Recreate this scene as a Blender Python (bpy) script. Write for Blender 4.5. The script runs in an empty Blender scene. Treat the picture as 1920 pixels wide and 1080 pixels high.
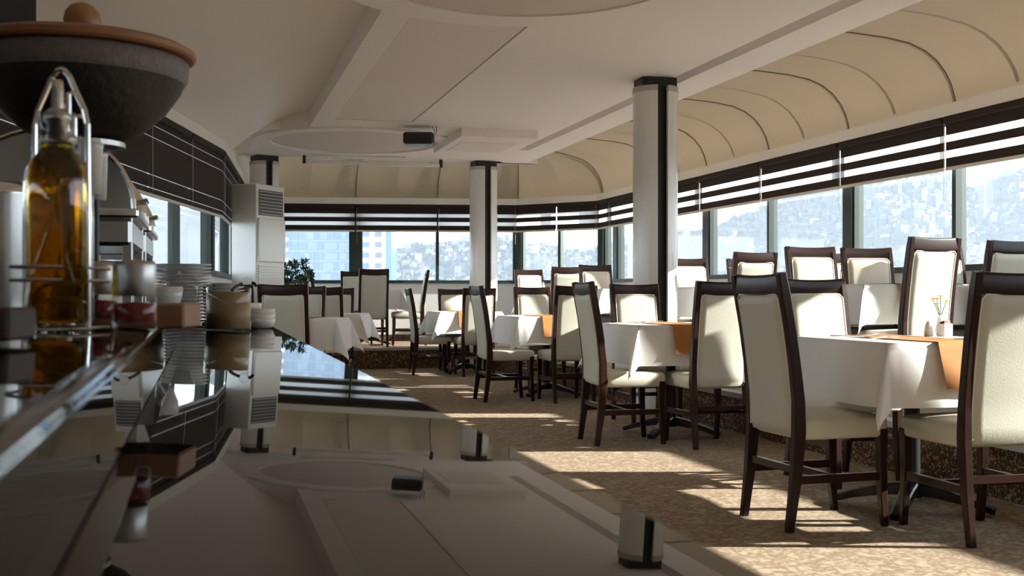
import bpy, math, random
from mathutils import Vector, Matrix

# ------------------------------------------------------------------ camera
F_PX = 2100.0
YAW = math.atan2(578.0, F_PX)          # camera turned right of the room's long axis
EYE = 0.99
SC = bpy.context.scene
COL = SC.collection
cam_data = bpy.data.cameras.new('camera')
cam_data.sensor_width = 36.0
cam_data.lens = F_PX / 1920.0 * 36.0
cam_data.shift_y = 15.0 / 1920.0
cam_data.clip_start = 0.02
cam_data.clip_end = 6000
cam_data.dof.use_dof = True
cam_data.dof.focus_distance = 7.5
cam_data.dof.aperture_fstop = 9.0
cam = bpy.data.objects.new('camera', cam_data)
COL.objects.link(cam)
cam.location = (0, 0, EYE)
cam.rotation_euler = (math.pi / 2, 0, -YAW)
SC.camera = cam

# ------------------------------------------------------------------ sky, sun, exposure
world = bpy.data.worlds.new('sky')
SC.world = world
world.use_nodes = True
bg = world.node_tree.nodes['Background']
bg.inputs['Color'].default_value = (0.80, 0.90, 1.0, 1)
bg.inputs['Strength'].default_value = 1.35
sun_data = bpy.data.lights.new('sun', 'SUN')
sun_data.energy = 7.0
sun_data.color = (1.0, 0.955, 0.88)
sun_data.angle = math.radians(0.8)
sun = bpy.data.objects.new('sun', sun_data)
COL.objects.link(sun)
SUN_DIR = Vector((-0.964, 0.266, -0.395)).normalized()   # direction the light travels
sun.rotation_euler = SUN_DIR.to_track_quat('-Z', 'Y').to_euler()
sun.location = (40, -10, 30)
SC.view_settings.view_transform = 'Standard'
SC.view_settings.look = 'None'
SC.view_settings.gamma = 1.0
SC.view_settings.use_curve_mapping = False
SC.view_settings.exposure = 1.72
SC.cycles.use_denoising = True
SC.cycles.max_bounces = 12
SC.cycles.diffuse_bounces = 6
SC.cycles.glossy_bounces = 6
SC.cycles.transmission_bounces = 8
SC.cycles.transparent_max_bounces = 16
SC.cycles.caustics_reflective = False
SC.cycles.caustics_refractive = False
SC.cycles.sample_clamp_indirect = 6.0

SY, CY = math.sin(YAW), math.cos(YAW)
def room(Z, X, z=0.0):
    """a place given by its distance ahead and to the right of the doorway axis"""
    return Vector((Z * SY + X * CY, Z * CY - X * SY, z))
rng = random.Random(7)

# ------------------------------------------------------------------ materials
def mk(name):
    m = bpy.data.materials.new(name); m.use_nodes = True
    nt = m.node_tree
    return m, nt, nt.nodes['Principled BSDF'], nt.nodes['Material Output']
def pmat(name, col, rough=0.5, metal=0.0, var=0.0, scale=8.0, bump=0.0, bscale=60.0, ior=None, coat=0.0, trans=0.0):
    m, nt, p, out = mk(name)
    p.inputs['Base Color'].default_value = (*col, 1)
    p.inputs['Roughness'].default_value = rough
    p.inputs['Metallic'].default_value = metal
    if ior: p.inputs['IOR'].default_value = ior
    if coat: p.inputs['Coat Weight'].default_value = coat
    if trans: p.inputs['Transmission Weight'].default_value = trans
    tc = None
    if var or bump:
        tc = nt.nodes.new('ShaderNodeTexCoord')
    if var:
        n = nt.nodes.new('ShaderNodeTexNoise'); n.inputs['Scale'].default_value = scale
        n.inputs['Detail'].default_value = 4
        nt.links.new(tc.outputs['Object'], n.inputs['Vector'])
        r = nt.nodes.new('ShaderNodeMix'); r.data_type = 'RGBA'
        r.inputs['A'].default_value = (*[max(0, c * (1 - var)) for c in col], 1)
        r.inputs['B'].default_value = (*[min(1, c * (1 + var)) for c in col], 1)
        nt.links.new(n.outputs['Fac'], r.inputs['Factor'])
        nt.links.new(r.outputs['Result'], p.inputs['Base Color'])
    if bump:
        n2 = nt.nodes.new('ShaderNodeTexNoise'); n2.inputs['Scale'].default_value = bscale
        n2.inputs['Detail'].default_value = 3
        nt.links.new(tc.outputs['Object'], n2.inputs['Vector'])
        b = nt.nodes.new('ShaderNodeBump'); b.inputs['Strength'].default_value = bump
        b.inputs['Distance'].default_value = 0.01
        nt.links.new(n2.outputs['Fac'], b.inputs['Height'])
        nt.links.new(b.outputs['Normal'], p.inputs['Normal'])
    return m

def carpet_mat(name, dark, light, scale, lo, hi):
    m, nt, p, out = mk(name)
    p.inputs['Roughness'].default_value = 0.95
    p.inputs['Specular IOR Level'].default_value = 0.1
    g = nt.nodes.new('ShaderNodeNewGeometry')
    warp = nt.nodes.new('ShaderNodeTexNoise'); warp.inputs['Scale'].default_value = scale * 0.8; warp.inputs['Detail'].default_value = 2
    nt.links.new(g.outputs['Position'], warp.inputs['Vector'])
    ad = nt.nodes.new('ShaderNodeVectorMath'); ad.operation = 'MULTIPLY_ADD'
    ad.inputs[1].default_value = (0.35, 0.35, 0.35)
    nt.links.new(warp.outputs['Color'], ad.inputs[0]); nt.links.new(g.outputs['Position'], ad.inputs[2])
    v = nt.nodes.new('ShaderNodeTexVoronoi'); v.feature = 'DISTANCE_TO_EDGE'; v.inputs['Scale'].default_value = scale
    nt.links.new(ad.outputs['Vector'], v.inputs['Vector'])
    w = nt.nodes.new('ShaderNodeTexNoise'); w.inputs['Scale'].default_value = scale * 1.6; w.inputs['Detail'].default_value = 3
    w.inputs['Distortion'].default_value = 2.5
    nt.links.new(g.outputs['Position'], w.inputs['Vector'])
    mul = nt.nodes.new('ShaderNodeMath'); mul.operation = 'MULTIPLY_ADD'; mul.inputs[1].default_value = 0.9
    nt.links.new(v.outputs['Distance'], mul.inputs[0]); nt.links.new(w.outputs['Fac'], mul.inputs[2])
    cr = nt.nodes.new('ShaderNodeValToRGB')
    cr.color_ramp.elements[0].position = lo; cr.color_ramp.elements[0].color = (*dark, 1)
    cr.color_ramp.elements[1].position = hi; cr.color_ramp.elements[1].color = (*light, 1)
    nt.links.new(mul.outputs['Value'], cr.inputs['Fac'])
    fine = nt.nodes.new('ShaderNodeTexNoise'); fine.inputs['Scale'].default_value = 400; fine.inputs['Detail'].default_value = 2
    nt.links.new(g.outputs['Position'], fine.inputs['Vector'])
    b = nt.nodes.new('ShaderNodeBump'); b.inputs['Strength'].default_value = 0.5; b.inputs['Distance'].default_value = 0.004
    nt.links.new(fine.outputs['Fac'], b.inputs['Height']); nt.links.new(b.outputs['Normal'], p.inputs['Normal'])
    nt.links.new(cr.outputs['Color'], p.inputs['Base Color'])
    return m

def fabric_translucent(name, col, fac, tcol=None):
    m, nt, p, out = mk(name)
    nt.nodes.remove(p)
    d = nt.nodes.new('ShaderNodeBsdfDiffuse'); t = nt.nodes.new('ShaderNodeBsdfTranslucent')
    n = nt.nodes.new('ShaderNodeTexNoise'); n.inputs['Scale'].default_value = 2.0; n.inputs['Detail'].default_value = 3
    g = nt.nodes.new('ShaderNodeNewGeometry'); nt.links.new(g.outputs['Position'], n.inputs['Vector'])
    mx = nt.nodes.new('ShaderNodeMix'); mx.data_type = 'RGBA'
    mx.inputs['A'].default_value = (*[c * 0.92 for c in col], 1); mx.inputs['B'].default_value = (*[min(1, c * 1.06) for c in col], 1)
    nt.links.new(n.outputs['Fac'], mx.inputs['Factor'])
    nt.links.new(mx.outputs['Result'], d.inputs['Color']); t.inputs['Color'].default_value = (*(tcol or col), 1)
    s = nt.nodes.new('ShaderNodeMixShader'); s.inputs['Fac'].default_value = fac
    nt.links.new(d.outputs[0], s.inputs[1]); nt.links.new(t.outputs[0], s.inputs[2])
    nt.links.new(s.outputs[0], out.inputs['Surface'])
    return m

def pane_mat(name, tint, gloss=0.06, haze_veil=0.02):
    m, nt, p, out = mk(name)
    nt.nodes.remove(p)
    t = nt.nodes.new('ShaderNodeBsdfTransparent'); t.inputs['Color'].default_value = (*tint, 1)
    gl = nt.nodes.new('ShaderNodeBsdfGlossy'); gl.inputs['Roughness'].default_value = 0.02
    d = nt.nodes.new('ShaderNodeBsdfTranslucent'); d.inputs['Color'].default_value = (0.9, 0.95, 1.0, 1)  # pale scatter layer puts the look of outdoor haze into the glass
    lw = nt.nodes.new('ShaderNodeLayerWeight'); lw.inputs['Blend'].default_value = 0.5
    pw = nt.nodes.new('ShaderNodeMath'); pw.operation = 'POWER'; pw.inputs[1].default_value = 4.0
    nt.links.new(lw.outputs['Facing'], pw.inputs[0])
    fr = nt.nodes.new('ShaderNodeMath'); fr.operation = 'MULTIPLY_ADD'; fr.inputs[1].default_value = 0.7; fr.inputs[2].default_value = 0.03
    nt.links.new(pw.outputs[0], fr.inputs[0])
    s1 = nt.nodes.new('ShaderNodeMixShader'); nt.links.new(fr.outputs[0], s1.inputs['Fac'])
    nt.links.new(t.outputs[0], s1.inputs[1]); nt.links.new(gl.outputs[0], s1.inputs[2])
    s2 = nt.nodes.new('ShaderNodeMixShader'); s2.inputs['Fac'].default_value = haze_veil
    nt.links.new(s1.outputs[0], s2.inputs[1]); nt.links.new(d.outputs[0], s2.inputs[2])
    nt.links.new(s2.outputs[0], out.inputs['Surface'])
    return m

def clear_mat(name, tint, edge=0.12):
    """thin clear glassware: see-through with a fresnel gloss"""
    m, nt, p, out = mk(name)
    nt.nodes.remove(p)
    t = nt.nodes.new('ShaderNodeBsdfTransparent'); t.inputs['Color'].default_value = (*tint, 1)
    gl = nt.nodes.new('ShaderNodeBsdfGlossy'); gl.inputs['Roughness'].default_value = 0.03
    lw = nt.nodes.new('ShaderNodeLayerWeight'); lw.inputs['Blend'].default_value = 0.5
    pw = nt.nodes.new('ShaderNodeMath'); pw.operation = 'POWER'; pw.inputs[1].default_value = 4.0
    nt.links.new(lw.outputs['Facing'], pw.inputs[0])
    fr = nt.nodes.new('ShaderNodeMath'); fr.operation = 'MULTIPLY_ADD'; fr.inputs[1].default_value = 0.7; fr.inputs[2].default_value = 0.03
    nt.links.new(pw.outputs[0], fr.inputs[0])
    s1 = nt.nodes.new('ShaderNodeMixShader'); nt.links.new(fr.outputs[0], s1.inputs['Fac'])
    nt.links.new(t.outputs[0], s1.inputs[1]); nt.links.new(gl.outputs[0], s1.inputs[2])
    nt.links.new(s1.outputs[0], out.inputs['Surface'])
    return m

M = {}
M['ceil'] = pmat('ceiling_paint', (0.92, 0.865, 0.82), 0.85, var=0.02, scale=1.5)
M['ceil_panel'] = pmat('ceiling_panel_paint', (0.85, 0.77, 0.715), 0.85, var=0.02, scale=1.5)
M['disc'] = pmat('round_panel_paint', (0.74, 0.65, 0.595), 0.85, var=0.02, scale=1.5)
M['white_wall'] = pmat('white_wall_paint', (0.82, 0.82, 0.80), 0.7, var=0.02, scale=3)
M['cornice'] = pmat('cream_cornice', (0.93, 0.91, 0.85), 0.5)
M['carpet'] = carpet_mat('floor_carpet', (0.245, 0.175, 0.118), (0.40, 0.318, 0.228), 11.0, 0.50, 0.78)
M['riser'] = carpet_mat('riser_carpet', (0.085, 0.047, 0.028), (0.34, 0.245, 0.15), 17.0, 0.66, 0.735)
M['nosing'] = pmat('grey_nosing', (0.42, 0.40, 0.38), 0.45, var=0.05)
M['frame'] = pmat('dark_green_frame', (0.022, 0.038, 0.028), 0.5)
M['pane'] = pane_mat('window_glass', (0.93, 0.97, 0.97))
M['blind'] = pmat('dark_brown_blind', (0.030, 0.019, 0.016), 0.9, var=0.1, scale=40)
M['sheer'] = fabric_translucent('white_sheer', (0.92, 0.92, 0.92), 0.7)
M['rail'] = pmat('blind_rail', (0.72, 0.69, 0.62), 0.5)
M['canopy'] = fabric_translucent('beige_canopy', (0.34, 0.275, 0.195), 0.038, (0.62, 0.48, 0.32))
M['seam'] = pmat('canopy_seam', (0.16, 0.13, 0.10), 0.8)
M['tube'] = pmat('steel_tube', (0.5, 0.5, 0.5), 0.4, metal=0.6)
M['wood'] = pmat('dark_mahogany', (0.026, 0.0095, 0.0065), 0.30, var=0.35, scale=14)
M['wood'].node_tree.nodes['Principled BSDF'].inputs['Specular IOR Level'].default_value = 0.28
M['cream'] = pmat('cream_leatherette', (0.56, 0.545, 0.45), 0.45, var=0.04, scale=5, bump=0.08, bscale=140)
M['piping'] = pmat('cream_piping', (0.72, 0.70, 0.60), 0.4)
M['cloth'] = pmat('white_tablecloth', (0.84, 0.83, 0.82), 0.85, var=0.02, scale=6, bump=0.05, bscale=250)
M['runner'] = pmat('orange_runner', (0.43, 0.165, 0.035), 0.8, var=0.08, scale=20)
M['iron'] = pmat('black_iron', (0.012, 0.012, 0.014), 0.3)
M['matte_black'] = pmat('matte_black', (0.006, 0.006, 0.006), 0.9)
M['black'] = pmat('black_plastic', (0.012, 0.012, 0.013), 0.35)
M['col_white'] = pmat('white_column_shell', (0.80, 0.80, 0.77), 0.22, var=0.02)
M['col_trim'] = pmat('column_trim', (0.50, 0.46, 0.40), 0.45)
M['col_core'] = pmat('black_column_core', (0.012, 0.012, 0.013), 0.5)
M['steel'] = pmat('polished_steel', (0.80, 0.80, 0.80), 0.16, metal=1.0)
M['steel_dull'] = pmat('brushed_steel', (0.55, 0.55, 0.55), 0.32, metal=1.0)
M['counter'] = pmat('black_glass', (0.006, 0.006, 0.007), 0.015, ior=1.38)
M['counter_body'] = pmat('counter_cabinet', (0.05, 0.035, 0.028), 0.5, var=0.2)
M['ac'] = pmat('white_ac_shell', (0.80, 0.80, 0.76), 0.25)
M['ac_cream'] = pmat('cream_ac_front', (0.74, 0.72, 0.64), 0.15)
M['china'] = pmat('white_china', (0.80, 0.80, 0.78), 0.18)
M['clay'] = pmat('dark_clay', (0.012, 0.009, 0.009), 0.55, var=0.35, scale=30, bump=0.25, bscale=60)
M['clay_rim'] = pmat('grey_clay_rim', (0.16, 0.14, 0.135), 0.6, var=0.35, scale=50, bump=0.3, bscale=90)
M['lid_wood'] = pmat('lid_wood', (0.30, 0.13, 0.05), 0.4, var=0.25, scale=15)
M['knob_wood'] = pmat('knob_wood', (0.42, 0.20, 0.08), 0.35, var=0.3, scale=18)
M['block_wood'] = pmat('block_wood', (0.42, 0.22, 0.14), 0.55, var=0.15, scale=12)
M['block_dark'] = pmat('dark_block_wood', (0.05, 0.024, 0.016), 0.55, var=0.15, scale=12)
M['clear'] = clear_mat('clear_glass', (0.93, 0.94, 0.93))
M['oil'] = pmat('olive_oil', (0.80, 0.52, 0.02), 0.03, trans=1.0, ior=1.40)
M['oil_dark'] = pmat('dark_oil', (0.62, 0.32, 0.02), 0.03, trans=1.0, ior=1.40)
M['tan'] = pmat('tan_dressing', (0.40, 0.26, 0.13), 0.35, var=0.12, scale=6)
M['spice'] = pmat('red_spice', (0.22, 0.02, 0.015), 0.9, var=0.4, scale=200)
M['salt'] = pmat('white_salt', (0.8, 0.78, 0.7), 0.9)
M['leaf'] = pmat('plant_leaf', (0.035, 0.075, 0.028), 0.35, var=0.4, scale=9)
M['bark'] = pmat('plant_bark', (0.10, 0.07, 0.045), 0.8)
M['pot'] = pmat('brown_pot', (0.16, 0.09, 0.06), 0.6)
M['yellow'] = pmat('yellow_petal', (0.85, 0.55, 0.03), 0.6)
M['orange'] = pmat('orange_petal', (0.80, 0.28, 0.02), 0.6)
M['sachet'] = pmat('brown_sachet', (0.10, 0.035, 0.02), 0.6)
M['screen'] = pmat('screen_case', (0.80, 0.80, 0.78), 0.4)
M['grille'] = pmat('vent_grille', (0.60, 0.57, 0.53), 0.6)
M['film'] = clear_mat('plastic_film', (0.95, 0.95, 0.96))
M['hill'] = pmat('hill_scrub', (0.045, 0.055, 0.065), 0.95, var=0.5, scale=0.03)
M['tglass'] = pmat('tower_glass', (0.022, 0.095, 0.23), 0.25, var=0.12, scale=0.12)
M['tglass2'] = pmat('tower_glass_pale', (0.085, 0.17, 0.30), 0.25, var=0.15, scale=0.3)
M['twhite'] = pmat('tower_white', (0.5, 0.5, 0.5), 0.7)
M['tdark'] = pmat('tower_window', (0.05, 0.06, 0.08), 0.3)
def house_mat():  # muted blue-grey wall tones put part of the distance haze into colour
    m, nt, p, out = mk('town_walls')
    p.inputs['Roughness'].default_value = 0.9
    g = nt.nodes.new('ShaderNodeNewGeometry'); cr = nt.nodes.new('ShaderNodeValToRGB')
    cr.color_ramp.interpolation = 'CONSTANT'
    els = [(0.0, (0.075, 0.085, 0.105)), (0.25, (0.055, 0.065, 0.085)), (0.45, (0.11, 0.12, 0.135)), (0.52, (0.085, 0.075, 0.085)), (0.66, (0.05, 0.06, 0.08)), (0.965, (0.34, 0.35, 0.36))]
    cr.color_ramp.elements[0].position = 0; cr.color_ramp.elements[0].color = (*els[0][1], 1)
    cr.color_ramp.elements[1].position = els[1][0]; cr.color_ramp.elements[1].color = (*els[1][1], 1)
    for pos, c in els[2:]:
        e = cr.color_ramp.elements.new(pos); e.color = (*c, 1)
    nt.links.new(g.outputs['Random Per Island'], cr.inputs['Fac']); nt.links.new(cr.outputs['Color'], p.inputs['Base Color'])
    return m
M['house'] = house_mat()

# ------------------------------------------------------------------ mesh building
class MB:
    def __init__(self): self.v = []; self.f = []
    def add(self, vs, fs):
        o = len(self.v); self.v += [tuple(p) for p in vs]; self.f += [tuple(i + o for i in q) for q in fs]; return self
    def box(self, x0, x1, y0, y1, z0, z1, mat=None):
        vs = [(x0, y0, z0), (x1, y0, z0), (x1, y1, z0), (x0, y1, z0), (x0, y0, z1), (x1, y0, z1), (x1, y1, z1), (x0, y1, z1)]
        if mat is not None: vs = [mat @ Vector(p) for p in vs]
        return self.add(vs, [(3, 2, 1, 0), (4, 5, 6, 7), (0, 1, 5, 4), (1, 2, 6, 5), (2, 3, 7, 6), (3, 0, 4, 7)])
    def cbox(self, x0, x1, y0, y1, z0, z1, c=0.004, mat=None):
        """box with chamfered edges"""
        xs, ys, zs = (x0, x1), (y0, y1), (z0, z1)
        vs = []; idx = {}
        for i in (0, 1):
            for j in (0, 1):
                for k in (0, 1):
                    sx, sy, sz = (1, -1)[i], (1, -1)[j], (1, -1)[k]
                    X, Y, Z = xs[i], ys[j], zs[k]
                    idx[(i, j, k, 0)] = len(vs); vs.append((X, Y + sy * c, Z + sz * c))
                    idx[(i, j, k, 1)] = len(vs); vs.append((X + sx * c, Y, Z + sz * c))
                    idx[(i, j, k, 2)] = len(vs); vs.append((X + sx * c, Y + sy * c, Z))
        if mat is not None: vs = [mat @ Vector(p) for p in vs]
        F = []
        g = lambda i, j, k, a: idx[(i, j, k, a)]
        for i in (0, 1):
            q = [g(i, 0, 0, 0), g(i, 1, 0, 0), g(i, 1, 1, 0), g(i, 0, 1, 0)]; F.append(q if i else q[::-1])
            q = [g(0, i, 0, 1), g(1, i, 0, 1), g(1, i, 1, 1), g(0, i, 1, 1)]; F.append(q[::-1] if i else q)
            q = [g(0, 0, i, 2), g(1, 0, i, 2), g(1, 1, i, 2), g(0, 1, i, 2)]; F.append(q if i else q[::-1])
        for a in (0, 1):
            for b in (0, 1):
                q = [g(a, b, 0, 0), g(a, b, 0, 1), g(a, b, 1, 1), g(a, b, 1, 0)]; F.append(q if (a ^ b) == 0 else q[::-1])
                q = [g(a, 0, b, 0), g(a, 0, b, 2), g(a, 1, b, 2), g(a, 1, b, 0)]; F.append(q[::-1] if (a ^ b) == 0 else q)
                q = [g(0, a, b, 1), g(0, a, b, 2), g(1, a, b, 2), g(1, a, b, 1)]; F.append(q if (a ^ b) == 0 else q[::-1])
                for d in (0, 1):
                    q = [g(a, b, d, 0), g(a, b, d, 1), g(a, b, d, 2)]; F.append(q if (a + b + d) % 2 else q[::-1])
        return self.add(vs, F)
    def tube(self, path, r, n=8, caps=True):
        P = [Vector(p) for p in path]; R = r if isinstance(r, (list, tuple)) else [r] * len(P)
        vs = []; fs = []; up = None
        for i, p in enumerate(P):
            t = (P[min(i + 1, len(P) - 1)] - P[max(i - 1, 0)]).normalized()
            if up is None:
                up = Vector((0, 0, 1)) if abs(t.z) < 0.9 else Vector((1, 0, 0))
            a = t.cross(up).normalized(); b = a.cross(t).normalized(); up = b
            for k in range(n):
                th = 2 * math.pi * k / n
                vs.append(p + (a * math.cos(th) + b * math.sin(th)) * R[i])
        for i in range(len(P) - 1):
            for k in range(n):
                fs.append((i * n + k, i * n + (k + 1) % n, (i + 1) * n + (k + 1) % n, (i + 1) * n + k))
        if caps:
            fs.append(tuple(range(n))[::-1]); fs.append(tuple((len(P) - 1) * n + k for k in range(n)))
        return self.add(vs, fs)
    def bar(self, path, wx, wt, xaxis=(1, 0, 0)):
        """rectangular section along a path; wx along xaxis, wt across; widths may be lists"""
        P = [Vector(p) for p in path]; xa = Vector(xaxis)
        WX = wx if isinstance(wx, (list, tuple)) else [wx] * len(P)
        WT = wt if isinstance(wt, (list, tuple)) else [wt] * len(P)
        vs = []; fs = []
        for i, p in enumerate(P):
            t = (P[min(i + 1, len(P) - 1)] - P[max(i - 1, 0)]).normalized()
            b = t.cross(xa).normalized(); a = b.cross(t).normalized()
            hx, ht = WX[i] / 2, WT[i] / 2; c = 0.22
            for (sx, st) in ((1, 1 - c), (1 - c, 1), (-1 + c, 1), (-1, 1 - c), (-1, -1 + c), (-1 + c, -1), (1 - c, -1), (1, -1 + c)):
                vs.append(p + a * hx * sx + b * ht * st)
        n = 8
        for i in range(len(P) - 1):
            for k in range(n):
                fs.append((i * n + k, i * n + (k + 1) % n, (i + 1) * n + (k + 1) % n, (i + 1) * n + k))
        fs.append(tuple(range(n))[::-1]); fs.append(tuple((len(P) - 1) * n + k for k in range(n)))
        return self.add(vs, fs)
    def lathe(self, prof, n=24, c=(0, 0, 0), a0=0.0, a1=2 * math.pi):
        full = abs(a1 - a0 - 2 * math.pi) < 1e-6; m = n if full else n + 1
        vs = []; fs = []
        for (r, z) in prof:
            for k in range(m):
                th = a0 + (a1 - a0) * k / n
                vs.append((c[0] + r * math.cos(th), c[1] + r * math.sin(th), c[2] + z))
        for i in range(len(prof) - 1):
            for k in range(n):
                k2 = (k + 1) % m
                fs.append((i * m + k, i * m + k2, (i + 1) * m + k2, (i + 1) * m + k))
        return self.add(vs, fs)
    def prism(self, pts, z0, z1):
        n = len(pts)
        vs = [(p[0], p[1], z0) for p in pts] + [(p[0], p[1], z1) for p in pts]
        fs = [tuple(range(n))[::-1], tuple(range(n, 2 * n))]
        for k in range(n): fs.append((k, (k + 1) % n, n + (k + 1) % n, n + k))
        return self.add(vs, fs)
    def grid(self, fn, nu, nv):
        vs = [fn(i / nu, j / nv) for j in range(nv + 1) for i in range(nu + 1)]
        fs = [(j * (nu + 1) + i, j * (nu + 1) + i + 1, (j + 1) * (nu + 1) + i + 1, (j + 1) * (nu + 1) + i) for j in range(nv) for i in range(nu)]
        return self.add(vs, fs)
    def mesh(self, name, mat, smooth=False):
        me = bpy.data.meshes.new(name); me.from_pydata(self.v, [], self.f); me.update()
        if isinstance(mat, str): mat = M[mat]
        me.materials.append(mat)
        if smooth:
            me.polygons.foreach_set('use_smooth', [True] * len(me.polygons))
        return me
    def build(self, name, mat, parent=None, smooth=False, loc=None, rotz=None):
        o = bpy.data.objects.new(name, self.mesh(name, mat, smooth))
        COL.objects.link(o)
        if parent is not None: o.parent = parent
        if loc is not None: o.location = loc
        if rotz is not None: o.rotation_euler = (0, 0, rotz)
        return o
def autosmooth(o, ang=40):
    me = o.data
    me.polygons.foreach_set('use_smooth', [True] * len(me.polygons))
    me.set_sharp_from_angle(angle=math.radians(ang))
    return o
def tag(o, label=None, cat=None, group=None, kind=None):
    if label: o['label'] = label
    if cat: o['category'] = cat
    if group: o['group'] = group
    if kind: o['kind'] = kind
    return o
def empty(name, loc=(0, 0, 0), rotz=0.0):
    o = bpy.data.objects.new(name, None); COL.objects.link(o)
    o.location = loc; o.rotation_euler = (0, 0, rotz); o.empty_display_size = 0.1
    return o
def thing(name, label, cat, loc=(0, 0, 0), rotz=0.0, group=None):
    return tag(empty(name, loc, rotz), label, cat, group)
def struct(o): o['kind'] = 'structure'; return o
def copy_tree(o, parent=None):
    c = o.copy(); COL.objects.link(c)
    if parent is not None: c.parent = parent
    for ch in list(o.children): copy_tree(ch, c)
    return c
ORD = ['first', 'second', 'third', 'fourth', 'fifth', 'sixth', 'seventh', 'eighth', 'ninth', 'tenth', 'eleventh', 'twelfth', 'thirteenth', 'fourteenth']

# ================================================================== THE ROOM
PZ = 0.28                      # platform height
PX = 3.74                      # platform edge (right)
PYB = 15.15                    # platform edge (back)
WX = 5.87                      # right window wall
R1 = Vector((WX, 16.1, 0)); R2 = Vector((4.85, 17.25, 0)); B2 = Vector((0.92, 17.95, 0))
WC = room(15.2, -3.70); WD = room(11.1, -2.97); WE = room(4.6, -2.80); WF = Vector((-1.9, -3.0, 0))
NEAR = -3.0

struct(MB().box(-3.2, PX, NEAR - 0.1, PYB, -0.2, 0.0).build('floor', 'carpet'))
pf = struct(MB().prism([(PX + 0.02, NEAR), (WX + 0.1, NEAR), (WX + 0.1, 16.2), (4.9, 17.4), (0.6, 18.2), (0.6, PYB + 0.02), (PX + 0.02, PYB + 0.02)], -0.1, PZ).build('floor_platform', 'carpet'))
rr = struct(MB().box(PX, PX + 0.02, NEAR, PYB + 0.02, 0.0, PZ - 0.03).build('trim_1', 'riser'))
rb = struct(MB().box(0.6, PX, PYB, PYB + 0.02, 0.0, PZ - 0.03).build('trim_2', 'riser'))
struct(MB().box(PX - 0.015, PX + 0.10, NEAR, PYB + 0.1, PZ - 0.03, PZ + 0.006).build('trim_3', 'nosing'))
struct(MB().box(0.6, PX - 0.016, PYB - 0.015, PYB + 0.10, PZ - 0.03, PZ + 0.006).build('trim_4', 'nosing'))

SILL, HEAD, CORN = 1.24, 2.43, 2.52
nwin = [0]
def inward(p, q):
    d = (q - p).normalized(); return Vector((-d.y, d.x, 0))   # left of travel is into the room

def seg_matrix(p, q):
    d = (q - p).normalized(); n = inward(p, q)
    return Matrix(((d.x, n.x, 0, p.x), (d.y, n.y, 0, p.y), (0, 0, 1, 0), (0, 0, 0, 1))), (q - p).length

blind_list = []
def blind(Mx, s0, s1, bands, label, bottom, sheer_top, group):
    """a roller blind of dark and sheer bands hanging inside the glass"""
    c = Mx @ Vector(((s0 + s1) / 2, 0.09, HEAD))
    b = thing('zebra_blind', label, 'blind', c, math.atan2(Mx[1][0], Mx[0][0]), group)
    w = (s1 - s0) / 2
    MB().cbox(-w, w, -0.03, 0.035, -0.055, 0.0, 0.006).build('head_rail', 'blind', b)
    for (z0, z1) in bands:
        MB().box(-w, w, -0.004, 0.004, z0 - HEAD, z1 - HEAD).build('dark_band', 'blind', b)
    if sheer_top:
        for i in range(len(bands) - 1):
            MB().box(-w, w, -0.0015, 0.0015, bands[i + 1][1] - HEAD, bands[i][0] - HEAD).build('sheer_band', 'sheer', b)
    MB().cbox(-w, w, -0.010, 0.012, bottom - HEAD, bands[-1][0] - HEAD, 0.004).build('bottom_rail', 'rail', b)
    MB().tube([(w - 0.012, 0.03, -0.05), (w - 0.012, 0.032, -0.62)], 0.0014, 5).build('pull_cord', 'rail', b)
    blind_list.append(b); return b

def window_wall(p, q, wallname, posts, mullions, bands, bottom, labeler, sheer=True, top=None, riserstrip=False):
    """low white wall, green frame with posts, panes, cornice and a blind over each pane"""
    Mx, L = seg_matrix(p, q)
    struct(MB().box(0, L, -0.12, 0.0, -0.05, SILL - 0.05, Mx).build(wallname, 'white_wall'))
    nwin[0] += 1
    root = struct(empty('window_%d' % nwin[0]))
    fr = MB(); fr.box(0, L, -0.10, 0.04, SILL - 0.05, SILL, Mx); fr.build('sill_rail', 'frame', root)
    MB().box(0, L, -0.10, 0.02, HEAD - 0.03, HEAD + 0.003, Mx).build('head_frame', 'frame', root)
    edges = []
    for s, w in posts:
        s0, s1 = max(0, s - w / 2), min(L, s + w / 2)
        MB().box(s0, s1, -0.11, 0.02, SILL, HEAD, Mx).build('post', 'frame', root)
        for e in (-1, 1):
            sc = s + e * (w / 2 + 0.012)
            if 0.02 < sc < L - 0.02: MB().box(sc - 0.012, sc + 0.012, -0.08, 0.0, SILL, HEAD, Mx).build('post_edge', 'frame', root)
        edges.append((s, w / 2 + 0.024))
    for s, w in mullions:
        MB().box(s - w / 2, s + w / 2, -0.09, 0.01, SILL, HEAD, Mx).build('mullion', 'frame', root)
        edges.append((s, w / 2))
    edges.sort()
    for i in range(len(edges) - 1):
        a = edges[i][0] + edges[i][1]; b = edges[i + 1][0] - edges[i + 1][1]
        if b - a < 0.1: continue
        MB().add([Mx @ Vector(c) for c in ((a, -0.047, SILL), (b, -0.047, SILL), (b, -0.047, HEAD), (a, -0.047, HEAD))], [(0, 1, 2, 3)]).build('pane', 'pane', root)
        m0, m1 = edges[i][0] + 0.012, edges[i + 1][0] - 0.012
        if bands: blind(Mx, m0, m1, bands, labeler(i), bottom, sheer, 'zebra blinds at the windows')
    t = top or CORN
    struct(MB().box(0, L, -0.12, 0.125, HEAD + 0.004, CORN + 0.012, Mx).build('trim_%d' % (4 + nwin[0]), 'cornice'))
    if top: struct(MB().box(0, L, -0.12, -0.0, CORN, top, Mx).build(wallname + '_upper', 'ceil'))
    return root

# band heights of the raised zebra blinds
T = HEAD; H = 0.43
BAND_R = [(T - H * 0.335, T), (T - H * 0.625, T - H * 0.465), (T - H * 0.935, T - H * 0.765)]
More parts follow.
